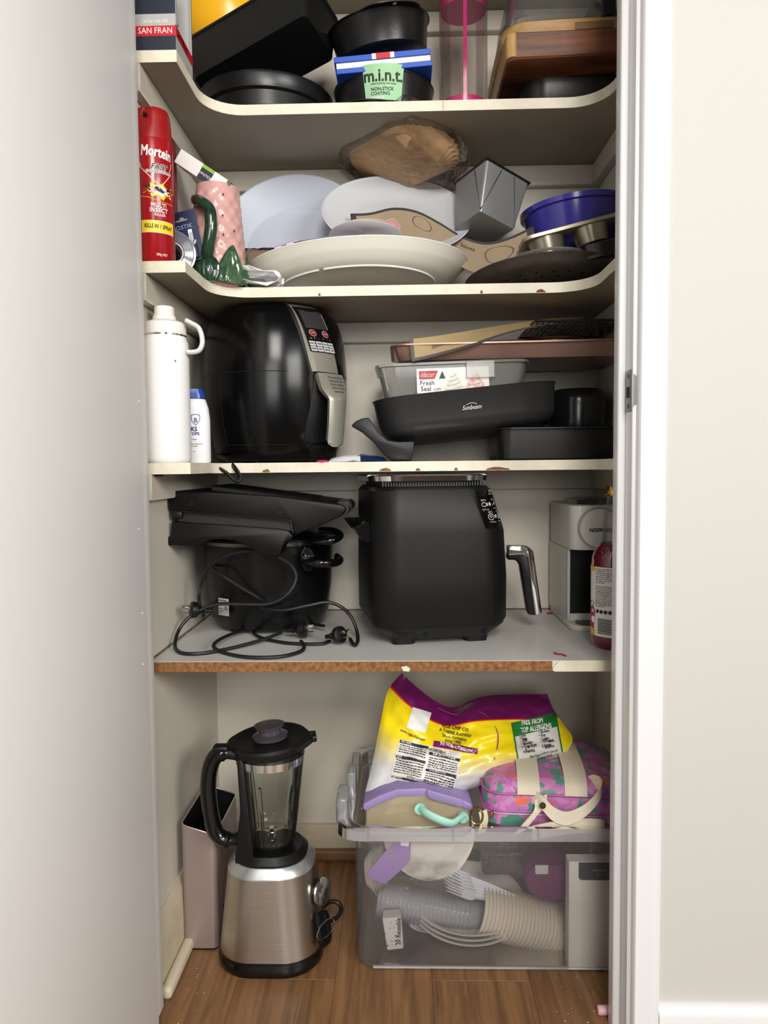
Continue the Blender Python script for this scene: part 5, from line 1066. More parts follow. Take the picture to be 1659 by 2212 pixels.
obj('leaf_print', disc2(-0.018, zl0+0.060, 0.011, cyl(R0, 0, JP, 0.0009), 0.005), mat('leaf_print_green', (96, 110, 70), 0.6), lb)
obj('seal_print', disc2(-0.0105, zl0+0.030, 0.0065, cyl(R0, 0, JP, 0.0016)), WPRT, lb)
cm3 = cyl(R0, 0, JP, 0.0012)
obj('small_print', join(txtlines(-0.003, 0.034, zl1-0.004, 8, 0.0036, 0.0017, cm3, 11), txtlines(-0.003, 0.034, zl1-0.036, 12, 0.0034, 0.0017, cm3, 12), *[disc2(0.002+0.0085*k, zl0+0.047, 0.0036, cm3) for k in range(4)]), BPRT, lb)
R_ = random.Random(2); bars = []; yq = zl0+0.006
while yq < zl0+0.034: h = R_.uniform(0.0006, 0.0018); bars.append(patch(0.003, 0.035, yq, yq+h, cm3, 6)); yq += h+R_.uniform(0.0006, 0.0014)
obj('barcode', join(*bars), BPRT, lb)
# scraps
p = g(1187, 1326, 0)
t = thing('red_badge', 'tiny round red badge near the back of the shelf', 'badge', p)
obj('badge_disc', lathe([(0, 0), (0.007, 0), (0.0072, 0.002), (0.005, 0.0035), (0, 0.004)], 20), mat('badge_red', (170, 30, 40), 0.35), t)
obj('white_mark', mv(text('5', 0.007, lambda x, y: Vector((x, y, 0.0043)), 0.02), 0, 0, 0), WPRT, t)
t = thing('red_ribbon', 'short scrap of red ribbon near the chipboard edge', 'ribbon', g(1210, 1412, 0))
obj('ribbon_strip', tube([g(1197, 1410, 0.0014), g(1207, 1413, 0.0018), g(1214, 1413.5, 0.0014), g(1223, 1417, 0.0013)], 0.0012, 6, flat=2.0), mat('ribbon_red', (176, 18, 40), 0.4), t, True)
DUST = mat('crumb', (90, 84, 76), 0.9); R_ = random.Random(77)
V, F = [], []
for k in range(120):
    x, y = R_.uniform(-0.42, 0.36), R_.uniform(1.31, 1.42)
    if R_.random() < 0.35: x, y = R_.uniform(0.2, 0.36), R_.uniform(1.31, 1.6)
    s = R_.uniform(0.0003, 0.0009); a = R_.uniform(0, 3); o = len(V)
    V += [(x+s*math.cos(a), y+s*math.sin(a), Z4+0.0003), (x-s*math.sin(a)*0.7, y+s*math.cos(a)*0.7, Z4+0.0003), (x-s*math.cos(a), y-s*math.sin(a), Z4+0.0003), (x, y, Z4+0.0009)]; F += [(o, o+1, o+3), (o+1, o+2, o+3), (o+2, o, o+3)]
obj('shelf_crumbs', (V, F), DUST, label='dark specks of dust and crumbs scattered on the grey-white shelf', cat='crumbs', kind='stuff', smooth=0)
# ================================================================ cupboard floor
# blender
by = 1.425; bx = PX(590, by, 0.1)
t = thing('jug_blender', 'blender with brushed steel base and glass jug on the cupboard floor', 'blender', (bx, by, 0))
STEEL = mat('brushed_steel', (196, 190, 182), 0.3, 1.0, bump=0.12, bscale=3.0, stretch=(8, 8, 500), var=0.1, vscale=2)
zf = lambda py, Y: W(590, py, Y).z
zb0 = zf(2084, 1.327); zb1 = zf(1904, 1.345); zc = zf(1874, 1.362)
w0, w1 = 2*mm(114, 1.42), 2*mm(95, 1.42)
obj('base_foot', rloft([(w0*0.97, w0*0.94, 0.07, 0.0), (w0*1.01, w0*0.98, 0.072, 0.006), (w0*1.01, w0*0.98, 0.072, zb0-0.012), (w0*0.985, w0*0.955, 0.07, zb0-0.008), (w0*0.985, w0*0.955, 0.07, zb0)], 10), BLKG, t)
obj('steel_shell', rloft([(w0*0.975, w0*0.945, 0.068, zb0)]+[(w0*0.975+(w1-w0*0.975)*s, w0*0.945+(w1*0.95-w0*0.945)*s, 0.068-0.004*s, zb0+(zb1-zb0)*s) for s in (0.25, 0.5, 0.75, 1.0)], 12), STEEL, t)
obj('silver_collar', rloft([(w1*1.005, w1*0.955, 0.066, zb1), (w1*1.0, w1*0.95, 0.066, zb1+0.003), (w1*0.86, w1*0.82, 0.06, zc), (w1*0.82, w1*0.78, 0.058, zc)], 12), mat('satin_silver', (206, 208, 210), 0.28, 0.85), t)
zj = zc+0.010
obj('jug_seat', rloft([(w1*0.83, w1*0.79, 0.058, zc-0.004), (w1*0.84, w1*0.80, 0.058, zc+0.004), (w1*0.72, w1*0.70, 0.055, zj+0.006), (w1*0.6, w1*0.6, 0.05, zj+0.004)], 10), BLKP, t)
# speed knob on the right side
kp = W(694, 1926, 1.40); kn = obj('speed_knob', xf(lathe([(0, -0.03), (0.024, -0.03), (0.0245, 0.0), (0, 0.0)], 36), TR(kp) @ RZ(-28) @ RY(84)), BLKP, t, True)
obj('knob_rim', xf(lathe([(0.0245, 0.0), (0.0265, 0.001), (0.0265, 0.005), (0.022, 0.007), (0, 0.0065)], 40), TR(kp) @ RZ(-28) @ RY(84)), CHROME, kn, True)
kb = W(702, 2005, 1.385)
pb = obj('pulse_panel', xf(bev(rloft([(0.04, 0.036, 0.012, 0), (0.038, 0.034, 0.012, 0.008)], 5), 0.002, 1), TR(kb-Vector((0.005, 0, 0))) @ RZ(-30) @ RY(80) @ RZ(90) @ SC(1, 1.9, 1)), BLKG, t, True)
obj('chrome_trim', xf(tube([(0.013*math.cos(a)*1.1, 0.028*math.sin(a), 0.0085) for a in [2*math.pi*k/30 for k in range(30)]], 0.0011, 6, True, 0), TR(kb-Vector((0.005, 0, 0))) @ RZ(-30) @ RY(80)), CHROME, pb, True)
obj('cord', tube([W(695, 1962, 1.47), W(712, 1948, 1.46), W(730, 1950, 1.455), W(737, 1965, 1.455), W(728, 1982, 1.455), W(708, 1990, 1.46)], 0.0045, 8), CORD, t, True)
obj('cord', tube([W(482, 1958, 1.46), W(465, 1953, 1.45), W(452, 1958, 1.445), W(456, 1965, 1.44), W(476, 1964, 1.45), W(474, 1990, 1.47), W(470, 2030, 1.50), W(480, 2050, 1.53)], 0.0042, 8), CORD, t, True)
# jug
jt = zf(1640, by-0.05); jb = zj+0.006; Rt, Rb = mm(75, by), mm(50, by)
GLS = clear('jug_glass', (240, 243, 240), 0.02, (180, 180, 170), 0.03, 1.0)
J = 24
obj('glass_jug', lathe([(Rb*0.9, jb), (Rb, jb+0.006)]+[(Rb+(Rt-Rb)*(k/J)**0.85, jb+0.006+(jt-jb-0.006)*k/J) for k in range(1, J+1)]+[(Rt+0.0015, jt+0.003), (Rt-0.002, jt+0.004), (Rt-0.004, jt)], 64, lambda a, k: 1+0.012*math.cos(3*a)), GLS, t)
obj('jug_floor', lathe([(0, jb+0.008), (Rb*0.93, jb+0.008), (Rb*0.93, jb+0.011), (0, jb+0.012)], 48), mat('dark_jug_floor', (34, 32, 30), 0.25), t)
for a in (20, 140, 260):
    ca, sa = math.cos(math.radians(a)), math.sin(math.radians(a))
    obj('glass_rib', tube([(Rb*0.95*ca, Rb*0.95*sa, jb+0.012), ((Rb+(Rt-Rb)*.5)*0.95*ca, (Rb+(Rt-Rb)*.5)*0.95*sa, jb+(jt-jb)*0.45), ((Rb+(Rt-Rb)*.75)*0.98*ca, (Rb+(Rt-Rb)*.75)*0.98*sa, jb+(jt-jb)*0.72)], 0.003, 8), GLS, t)
bl2 = obj('blade_hub', mv(lathe([(0, 0), (0.010, 0), (0.008, 0.012), (0.004, 0.016), (0, 0.017)], 20), 0, 0, jb+0.012), CHROME, t)
for k, (a, tl_) in enumerate(((10, 14), (100, -8), (190, 14), (280, -8))):
    obj('blade', xf(bev(box(0.004, 0.031, -0.0045, 0.0045, -0.0006, 0.0006), 0.0004, 1), TR(0, 0, jb+0.024) @ RZ(a) @ RY(-tl_)), mat('blade_steel', (206, 204, 198), 0.15, 1.0), bl2)
zk = zf(1668, by-0.06)
obj('chrome_band', lathe([(Rt*0.955, zk), (Rt*0.985+0.0012, zk), (Rt*1.0+0.0012, zk+0.015), (Rt*0.97, zk+0.015)], 64), CHROME, t)
obj('lid_skirt', lathe([(Rt*0.90, jt-0.018), (Rt*0.945, jt-0.016), (Rt*0.95, jt+0.004), (Rt*0.9, jt+0.006)], 56), mat('lid_rubber', (26, 27, 27), 0.35), t)
ld = obj('lid', xf(lathe([(0, 0.0), (0.073, 0.0), (0.078, 0.004), (0.079, 0.014), (0.075, 0.019), (0.064, 0.0195), (0.060, 0.017), (0, 0.016)], 72, lambda a, k: 1+(0.08*max(0, math.cos(a-math.pi))**24+0.10*max(0, math.cos(a))**30)*(1 if 0 < k < 6 else 0)), TR(0.0, 0, jt+0.006) @ RY(-4) @ RX(3)), BLKP, t)
for s in (-1, 1):
    obj('lid_tab', xf(bev(box(s*0.073-0.007, s*0.073+0.012*s+0.007, -0.018, 0.018, 0.002, 0.015), 0.003, 2), TR(0.0, 0, jt+0.006) @ RY(-4) @ RZ(10)), BLKP, ld)
SMK = clear('smoky_cap', (150, 146, 158), 0.35, (150, 144, 158), 0.08, 1.5)
mc = obj('measuring_cap', xf(lathe([(0.034, 0.018), (0.035, 0.024), (0.022, 0.027), (0.021, 0.036), (0.029, 0.040), (0.030, 0.044), (0, 0.045)], 48), TR(0.002, 0, jt+0.006) @ RY(-4)), SMK, t)
hq = [(528, 1634), (500, 1626), (470, 1630), (455, 1655), (450, 1700), (455, 1752), (464, 1790), (482, 1810), (508, 1812), (526, 1803)]
obj('jug_handle', tube([W(a, b_, by-0.045+0.02*math.sin(k)) for k, (a, b_) in enumerate(hq)][:0]+[W(a, b_, by-0.04) for a, b_ in hq], lambda s: 0.0155 if 0.15 < s < 0.85 else 0.012, 12, flat=1.15), BLKG, t, True)
P = [W(a, b_, by-0.05) for a, b_ in ((512, 1636), (526, 1632), (552, 1866), (508, 1862), (520, 1750))]
obj('handle_spine', bev(prism([(p.x, p.z) for p in P], by-0.058, by-0.02), 0.004, 2), BLKP, t, True)
obj('thumb_rest', bev(mv(cbox(0.03, 0.024, 0.012), *W(478, 1622, by-0.04)), 0.004, 2), BLKP, t, True)
# champagne metal bin
FY = 1.412; a0, a1 = PX(392, FY, 0.15), PX(468, FY, 0.15); BYk = 1.60
t = thing('metal_bin', 'narrow champagne-coloured metal bin with a black inside, left of the blender', 'bin', ((a0+a1)/2, (FY+BYk)/2, 0))
CH = mat('champagne_metal', (166, 150, 146), 0.38, 0.55, bump=0.05, bscale=300)
zl, zr = W(388, 1782, FY).z, W(462, 1806, FY).z
def ring(z_l, z_r, ins=0.0): 
    P = rrect(a1-a0-2*ins, BYk-FY-2*ins, 0.012-ins*0.5, 5, (a0+a1)/2, (FY+BYk)/2); return [(x, y, z_l+(z_r-z_l)*(x-a0)/(a1-a0)) for x, y in P]
obj('bin_shell', loft([ring(0.004, 0.004), ring(zl*.5, zr*.5), ring(zl, zr), ring(zl, zr, 0.002)], True, False), CH, t, True)
obj('black_liner', loft([ring(zl, zr, 0.0022), ring(0.02, 0.02, 0.0024)], False, True), mat('liner_black', (14, 13, 14), 0.45), t, True)
obj('base_rubber', loft([ring(0, 0, 0.001), ring(0.004, 0.004, 0.001)]), BLKP, t, True)
obj('rim_wire', tube([p for p in ring(zl+0.0005, zr+0.0005, 0.001)], 0.0013, 6, True, 0), mat('bright_rim', (214, 206, 204), 0.2, 0.9), t, True)
# ------------------------------------------------ storage tub
zR = W(900, 1792, 1.318).z; xL0 = PX(726, 1.32, zR); xLb = PX(772, 1.354, 0.01); xR0 = 0.45; yF0, yF1, yBk = 1.318, 1.354, 1.725
t = thing('storage_tub', 'large clear plastic storage tub packed with party ware', 'storage tub', ((xL0+xR0)/2, 1.53, 0))
TUB = clear('frosted_tub', (253, 253, 254), 0.10, (245, 245, 247), 0.14, 0.7); TUBR = clear('frosted_rim', (244, 245, 247), 0.36, (232, 233, 236), 0.14, 1.3)
def tr(xl, xr, y0, y1, r, z): return [(x, y, z) for x, y in rrect(xr-xl, y1-y0, r, 8, (xl+xr)/2, (y0+y1)/2)]
xs = xL0+0.028
obj('tub_wall', loft([tr(xLb+0.01, xR0-0.03, yF1+0.008, yBk-0.05, 0.03, 0.001), tr(xLb, xR0-0.025, yF1, yBk-0.045, 0.034, 0.010), tr(xs+0.004, xR0-0.016, yF0+0.020, yBk-0.022, 0.036, zR-0.035), tr(xs, xR0-0.012, yF0+0.014, yBk-0.016, 0.038, zR-0.033), tr(xs, xR0-0.012, yF0+0.014, yBk-0.016, 0.038, zR-0.004)], True, False), TUB, t, True)
obj('rim', loft([tr(xs, xR0-0.012, yF0+0.014, yBk-0.016, 0.038, zR-0.001), tr(xL0+0.006, xR0-0.002, yF0+0.004, yBk-0.004, 0.042, zR), tr(xL0, xR0, yF0, yBk, 0.044, zR-0.004), tr(xL0-0.001, xR0, yF0-0.001, yBk, 0.044, zR-0.022), tr(xL0+0.003, xR0, yF0+0.002, yBk, 0.044, zR-0.0225), tr(xL0+0.003, xR0, yF0+0.003, yBk, 0.044, zR-0.006)], False, False), TUBR, t, True)
obj('base_line', tube([(xLb+0.03, yF1+0.004, 0.006), (xR0-0.06, yF1+0.004, 0.006)], 0.004, 8, per=0), TUBR, t, True)
for k in range(4):
    x = xL0+0.03+(xR0-xL0-0.05)*k/3.4+0.03; obj('rim_rib', box(x-0.0008, x+0.0008, yF0-0.0016, yF0+0.012, zR-0.022, zR-0.001), TUBR, t, True)
# latch and hinge blocks on the left rim
lt = obj('side_latch', bev(box(xL0-0.004, xL0+0.018, 1.36, 1.43, zR-0.012, zR+0.038), 0.006, 3), TUBR, t, True)
obj('latch_tab', bev(box(xL0+0.010, xL0+0.028, 1.45, 1.50, zR-0.004, zR+0.05), 0.004, 2), TUBR, lt, True)
obj('latch_tab', bev(box(xL0+0.012, xL0+0.030, 1.52, 1.60, zR-0.004, zR+0.036), 0.004, 2), TUBR, lt, True)
# ------------------------------------------------ chip bag
def curve(pts): 
    S = spline([Vector((a, b_, c)) for a, b_, c in pts], 8); L = [0]
    for p, q in zip(S, S[1:]): L.append(L[-1]+(Vector(q.xy)-Vector(p.xy)).length)
    def f(s):
        d = min(max(s, 0), 1)*L[-1]
        for i in range(len(L)-1):
            if d <= L[i+1]+1e-9: return S[i].lerp(S[i+1], (d-L[i])/max(L[i+1]-L[i], 1e-9))
        return S[-1]
    return f
cT = curve([(868, 1454, 1.56), (905, 1488, 1.56), (950, 1520, 1.57), (985, 1527, 1.58), (1030, 1508, 1.58), (1090, 1500, 1.585), (1182, 1499, 1.59)])
cL = curve([(868, 1454, 1.56), (838, 1492, 1.54), (822, 1560, 1.51), (806, 1640, 1.48), (792, 1700, 1.45), (780, 1748, 1.43)])
cB = curve([(780, 1748, 1.43), (850, 1738, 1.43), (930, 1722, 1.44), (1010, 1706, 1.45), (1100, 1674, 1.47), (1190, 1645, 1.49), (1226, 1624, 1.50)])
cR = curve([(1182, 1499, 1.59), (1197, 1535, 1.57), (1220, 1568, 1.55), (1237, 1595, 1.52), (1226, 1624, 1.50)])
def pxy(u, v):
    T_, B_, L_, R_ = cT(u), cB(u), cL(v), cR(v)
    return T_*(1-v)+B_*v+L_*(1-u)+R_*u-(cT(0)*(1-u)*(1-v)+cT(1)*u*(1-v)+cB(0)*(1-u)*v+cB(1)*u*v)
def bag(u, v, side=-1):
    q = pxy(u, v); e = (max(math.sin(math.pi*u), 0)**0.6)*(max(math.sin(math.pi*min(max((v-0.02)/0.98, 0), 1)), 0)**0.7)
    cr = noise.noise(Vector((u*7, v*6, 3)))*0.012*min(1, 4*v*(1-v)+0.25)+noise.noise(Vector((u*18, v*14, 9)))*0.004
    sad = -0.018*math.exp(-((u-0.36-0.1*v)/0.09)**2)*(1-v)*e
    Y = q.z+side*(0.058*e)+cr+(-sad if side < 0 else 0)
    return W(q.x, q.y, Y)
NU, NV = 64, 44
def bagsheet(side):
    V = [bag(i/NU, j/NV, side) for i in range(NU+1) for j in range(NV+1)]; F = []
    for i in range(NU):
        for j in range(NV): a = i*(NV+1)+j; F.append((a, a+NV+1, a+NV+2, a+1))
    return V, F
gF, gB = bagsheet(-1), bagsheet(0.7)
t = thing('chip_bag', 'yellow and purple vege chip bag lying on top of the storage tub', 'chip bag', W(1000, 1690, 1.5))
def bag_mat():
    m = bpy.data.materials.new('printed_foil_bag'); m.use_nodes = True; nt = m.node_tree; b = nt.nodes['Principled BSDF']; N = nt.nodes.new; L = nt.links.new
    uv = N('ShaderNodeUVMap'); uv.uv_map = 'print'; sp_ = N('ShaderNodeSeparateXYZ'); L(uv.outputs[0], sp_.inputs[0])
    def M_(op, a, b_=None, c=None):
        n = N('ShaderNodeMath'); n.operation = op
        for i, q in enumerate((a, b_, c)):
            if q is None: continue
            if isinstance(q, (int, float)): n.inputs[i].default_value = q
            else: L(q, n.inputs[i])
        return n.outputs[0]
    def step(x, a, b_):
        r = N('ShaderNodeMapRange'); r.interpolation_type = 'SMOOTHSTEP'; r.inputs[1].default_value = a; r.inputs[2].default_value = b_; L(x, r.inputs[0]); return r.outputs[0]
    def mix(f, a, b_):
        n = N('ShaderNodeMix'); n.data_type = 'RGBA'; L(f, n.inputs[0])
        for i, q in ((6, a), (7, b_)):
            if isinstance(q, tuple): n.inputs[i].default_value = q
            else: L(q, n.inputs[i])
        return n.outputs[2]
    U, V_ = sp_.outputs[0], sp_.outputs[1]
    sil = M_('MULTIPLY', step(M_('ADD', V_, M_('MULTIPLY', U, -0.45)), 0.36, 0.72), 1.0)
    c = mix(sil, rgb((246, 222, 20)), rgb((206, 206, 208)))
    d = M_('SUBTRACT', V_, M_('ADD', 0.115, M_('MULTIPLY', U, 0.27)))
    c = mix(step(d, 0.012, 0.016), rgb((226, 36, 44)), c); c = mix(step(d, -0.002, 0.002), rgb((110, 16, 92)), c)
    low = M_('MULTIPLY', step(V_, 0.90, 0.905), step(M_('MULTIPLY', U, -1.0), -0.16, -0.10)); c = mix(low, c, rgb((110, 16, 92)))
    L(c, b.inputs['Base Color']); b.inputs['Roughness'].default_value = 0.26; b.inputs['Coat Weight'].default_value = 0.3
    return m
BAGM = bag_mat()
for nm, gg in (('bag_front', gF), ('bag_back', gB)):
    o = obj(nm, gg, BAGM, t, True, smooth=80); uvl = o.data.uv_layers.new(name='print')
    for lp in o.data.loops: i, j = divmod(lp.vertex_index, NV+1); uvl.data[lp.index].uv = (i/NU, j/NV)
    if nm == 'bag_front': bf = o
GRD = [[CI @ (gF[0][i*(NV+1)+j]-Vector((0, 0, CAMH))) for j in range(NV+1)] for i in range(NU+1)]
PXG = [(829.5+FPX*q.x/-q.z, 1106-FPX*q.y/-q.z, gF[0][i*(NV+1)+j]) for i, row in enumerate(GRD) for j, q in enumerate(row)]
from mathutils.bvhtree import BVHTree
bvh = BVHTree.FromPolygons(gF[0], gF[1])
CAMP = Vector((0, 0, CAMH))
def onbag(px, py, lift=0.0009):
    d = (W(px, py, 1.5)-CAMP).normalized(); h = bvh.ray_cast(CAMP, d)
    if h[0] is None: return W(px, py, 1.47)
    n = h[1] if h[1].dot(d) < 0 else -h[1]
    return h[0]+n*lift
def rot2(cx, cy, deg, sc=1.0):
    c, s_ = math.cos(math.radians(deg)), math.sin(math.radians(deg))
    return lambda x, y: (cx+(x*c+y*s_)*sc, cy+(x*s_-y*c)*sc)
def bt(s, size, cx, cy, deg, m=BPRT, b_=0.01, sh=0.0, sx=1.0, al='CENTER', lift=0.0024):
    f = rot2(cx, cy, deg); obj('lettering', text(s, size, lambda x, y: onbag(*f(x, y), lift), b_, sh, al, sx), m, bf, True)
def bp(cx, cy, deg, w, h, m, nm, nx=24, ny=18, lift=0.0009, skew=0.0):
    f = rot2(cx, cy, deg); obj(nm, sheet(lambda u, v: onbag(*f((u-0.5)*w, (v-0.5)*h+skew*(u-0.5)*w), lift), nx, ny), m, bf, True)
bp(905, 1556, 17, 42, 46, WPRT, 'white_square')
bt('www.vegechips.com', 9, 893, 1588, 24, b_=0.012, sx=0.8, lift=0.004)
bt('VEGE CHIP CO.', 11, 984, 1573.5, 9, b_=0.015, sx=0.82); bt('A Trusted Australian', 10.5, 984, 1584, 11, sx=0.8); bt('Snack Company', 10.5, 982, 1594, 11, sx=0.82); bt('since 1990', 10.5, 979, 1603.5, 11, sx=0.82)
PUR = mat('purple_print', (122, 24, 104), 0.35)
f = rot2(984, 1615, 10)
obj('ribbon_print', blob([], None) if False else sheet(lambda u, v: onbag(*f((u-0.5)*98, (v-0.5)*13), 0.0014), 30, 4), PUR, bf, True)
bt('THE TASTIER  ALTERNATIVE', 8.5, 984, 1615, 10, WPRT, 0.02, sx=0.68, lift=0.005)
PANELW = mat('white_panel_print', (218, 216, 212), 0.4)
bp(921, 1654, 13, 140, 86, PANELW, 'ingredients_panel', 28, 20)
def bl_(x0, x1, y0, n, dy, h, seed, m=BPRT):
    f = rot2(921, 1655, 13); R2 = random.Random(seed); gs = []
    for k in range(n):
        x = x0
        while x < x1-1: w = R2.uniform(3, 9); gs.append((x, min(x+w, x1), y0-k*dy)); x += w+1.4
    return join(*[(lambda a, b2, y: ([onbag(*f(a, y+h/2), 0.0024), onbag(*f(a, y-h/2), 0.0024), onbag(*f(b2, y-h/2), 0.0024), onbag(*f(b2, y+h/2), 0.0016)], [(0, 1, 2, 3)]))(*q) for q in gs])
fB = rot2(921, 1655, 13)
def bar(x0, x1, y, h): return sheet(lambda u, v: onbag(*fB(x0+(x1-x0)*u, y+(v-0.5)*h), 0.0022), 16, 2)
for a in ((-68, -4, 39, 6), (0, 68, 28, 6), (-68, -4, 7, 6), (0, 68, -8, 6), (-68, -4, -38, 5), (0, 68, -39, 5)): obj('black_bar', bar(*a), BPRT, bf, True)
for s, x, y in (('NATURAL', -54, 39), ('SEA SALT & VINEGAR', 32, 28), ('BBQ', -60, 7), ('CHICKEN STYLE', 26, -8), ('NATURAL', -54, -38)):
    p = fB(x, y); bt(s, 7, p[0], p[1], 13, WPRT, 0.008, sx=0.75, lift=0.005)
obj('small_print', join(bl_(-66, -6, 32, 4, 5.0, 2.0, 1), bl_(2, 66, 20, 5, 4.9, 2.0, 2), bl_(-66, -6, 0, 6, 5.2, 2.0, 3), bl_(2, 66, -15, 4, 5.0, 2.0, 4)), BPRT, bf, True)
bt('INGREDIENTS', 8, 944, 1625, 15, b_=0.012, sx=0.72, lift=0.005); p = fB(0, -33); bt('NUTRITION INFORMATION', 7.5, p[0], p[1], 13, b_=0.012, sx=0.75, lift=0.005)
GRNP = mat('allergen_green', (38, 122, 52), 0.4)
bp(1160, 1595, -10, 100, 90, GRNP, 'green_panel', 24, 18, 0.0009, 0.05); bp(1162, 1609, -10, 93, 57, PANELW, 'white_panel', 24, 14, 0.0016, 0.05)
bt('FREE FROM', 12.5, 1148, 1562, -7, WPRT, 0.03, sx=0.75, lift=0.005); bt('TOP ALLERGENS', 12.5, 1156, 1575, -9, WPRT, 0.03, sx=0.72, lift=0.005)
for k, s in enumerate(('Milk', 'Eggs', 'Fish', 'Shellfish', 'Tree Nuts', 'Peanuts')): bt('\u2022 '+s, 8.5, 1119+k*1.8, 1592+k*6.6, -9, b_=0.02, sx=0.8, al='LEFT', lift=0.0055)
for k, s in enumerate(('Gluten', 'Soy', 'Lupin', 'Molluscs', 'Sesame')): bt('\u2022 '+s, 8.5, 1162+k*1.8, 1585+k*7.2, -9, b_=0.02, sx=0.8, al='LEFT', lift=0.0055)
bt('Free from Artificial Colours,', 7, 1172, 1626, -14, b_=0.01, sx=0.75, lift=0.0055); bt('GMO & Preservatives.', 7, 1168, 1633, -14, b_=0.01, sx=0.75, lift=0.0055)
bt('100% FEARLESSLY VEGAN', 6.5, 1150, 1646, -16, mat('brown_print', (110, 90, 20), 0.5), 0.01, sx=0.8)
# bag inside the bag's fold: dark pleat at the top centre
obj('fold_crease', tube([onbag(a, b_, 0.0012) for a, b_ in ((945, 1530), (985, 1545), (1040, 1540), (1075, 1585), (1068, 1640))], 0.0012, 6), mat('crease_gloss', (150, 60, 120), 0.15), bf, True)
# ------------------------------------------------ lunch box, floral bag and party ware in the tub
Yl = 1.40
t = thing('lunch_box', 'translucent lunch box with lilac lid and mint handle in the tub', 'lunch box', W(910, 1790, 1.42))
AMB = clear('amber_tritan', (240, 232, 210), 0.6, (236, 222, 190), 0.15, 0.8)
bo = [(788, 1745), (820, 1728), (862, 1712), (920, 1712), (985, 1730), (1018, 1742), (1020, 1800), (1000, 1812), (800, 1812), (786, 1800)]
obj('box_body', bev(prism([(W(a, b_, Yl).x, W(a, b_, Yl).z) for a, b_ in bo], Yl, Yl+0.11), 0.008, 3), AMB, t, True)
LIL = mat('lilac_plastic', (150, 132, 184), 0.38); MINT = mat('mint_silicone', (166, 222, 206), 0.45)
lo = [(783, 1743), (786, 1733), (820, 1715), (858, 1702), (915, 1700), (985, 1719), (1018, 1734), (1023, 1748), (1016, 1750), (985, 1736), (918, 1717), (862, 1718), (822, 1733), (790, 1750)]
ll = obj('lid', bev(prism([(W(a, b_, Yl).x, W(a, b_, Yl).z) for a, b_ in lo], Yl-0.006, Yl+0.116), 0.004, 2), LIL, t, True)
lc = [(923, 1703), (998, 1724), (1002, 1738), (994, 1741), (930, 1724), (921, 1714)]
obj('lid_clip', bev(prism([(W(a, b_, Yl-.006).x, W(a, b_, Yl-.006).z) for a, b_ in lc], Yl-0.012, Yl-0.005), 0.002, 2), LIL, ll, True)
hq = [(908, 1746, 1.388), (922, 1757, 1.372), (950, 1771, 1.362), (975, 1778, 1.366), (990, 1770, 1.376), (1000, 1763, 1.388)]
hb = obj('carry_handle', tube([W(*q) for q in hq], 0.0085, 10, flat=0.55), MINT, t, True)
for px, py in ((907, 1746), (1000, 1764)): obj('pivot_button', mv(xf(lathe([(0, 0), (0.011, 0), (0.0105, 0.006), (0.006, 0.007), (0.0055, 0.005), (0, 0.005)], 24), RX(90)), *W(px, py, 1.392)), MINT, hb, True)
# floral bag
PXm = bpy.data.materials.new('floral_fabric'); PXm.use_nodes = True
nt = PXm.node_tree; b = nt.nodes['Principled BSDF']; N = nt.nodes.new; L = nt.links.new
tc = N('ShaderNodeTexCoord'); cur = None
def layer(scale, seed, thr, col, prev):
    mp = N('ShaderNodeMapping'); mp.inputs['Location'].default_value = (seed, seed*2, seed*3); L(tc.outputs['Object'], mp.inputs[0])
    n = N('ShaderNodeTexNoise'); n.inputs['Scale'].default_value = scale; n.inputs['Detail'].default_value = 1.0; n.inputs['Distortion'].default_value = 0.6; L(mp.outputs[0], n.inputs['Vector'])
    r = N('ShaderNodeMapRange'); r.inputs[1].default_value = thr; r.inputs[2].default_value = thr+0.015; L(n.outputs['Fac'], r.inputs[0])
    x = N('ShaderNodeMix'); x.data_type = 'RGBA'; L(r.outputs[0], x.inputs[0])
    if isinstance(prev, tuple): x.inputs[6].default_value = prev
    else: L(prev, x.inputs[6])
    x.inputs[7].default_value = rgb(col); return x.outputs[2]
cur = layer(42, 3, 0.50, (204, 132, 186), rgb((188, 112, 176)))
cur = layer(36, 11, 0.56, (84, 146, 128), cur); cur = layer(30, 23, 0.64, (150, 96, 168), cur); cur = layer(34, 41, 0.69, (226, 112, 84), cur)
L(cur, b.inputs['Base Color']); b.inputs['Roughness'].default_value = 0.5
nb = N('ShaderNodeTexNoise'); nb.inputs['Scale'].default_value = 25; L(tc.outputs['Object'], nb.inputs['Vector']); bpn = N('ShaderNodeBump'); bpn.inputs['Strength'].default_value = 0.4; bpn.inputs['Distance'].default_value = 0.006; L(nb.outputs['Fac'], bpn.inputs['Height']); L(bpn.outputs[0], b.inputs['Normal'])
xa = PX(1052, 1.372, 0.33); zb_, zt_ = W(1180, 1797, 1.37).z, W(1180, 1702, 1.375).z; wq = 0.437-xa
t = thing('floral_bag', 'pink floral insulated lunch bag with cream straps in the tub', 'lunch bag', (xa+wq/2, 1.49, zb_), (0, 1.0, -2))
hq_ = zt_-zb_
def puff(levels): return xf(rloft(levels, 10), lambda p: p+Vector((0, 0, 0.010*math.cos(min(abs(p.x)/(wq/2), 1)*1.5) if p.z > hq_*0.7 else 0))+Vector((0, -0.006*math.cos(p.x/(wq/2)*1.4), 0))*(1 if p.y < -0.05 else 0))
obj('bag_body', puff([(wq-0.02, 0.215, 0.03, 0), (wq, 0.235, 0.036, 0.010), (wq+0.004, 0.24, 0.038, hq_*0.5), (wq, 0.235, 0.036, hq_*0.85), (wq-0.012, 0.222, 0.034, hq_), (wq-0.04, 0.19, 0.03, hq_+0.006), (wq-0.1, 0.12, 0.02, hq_+0.008)]), PXm, t)
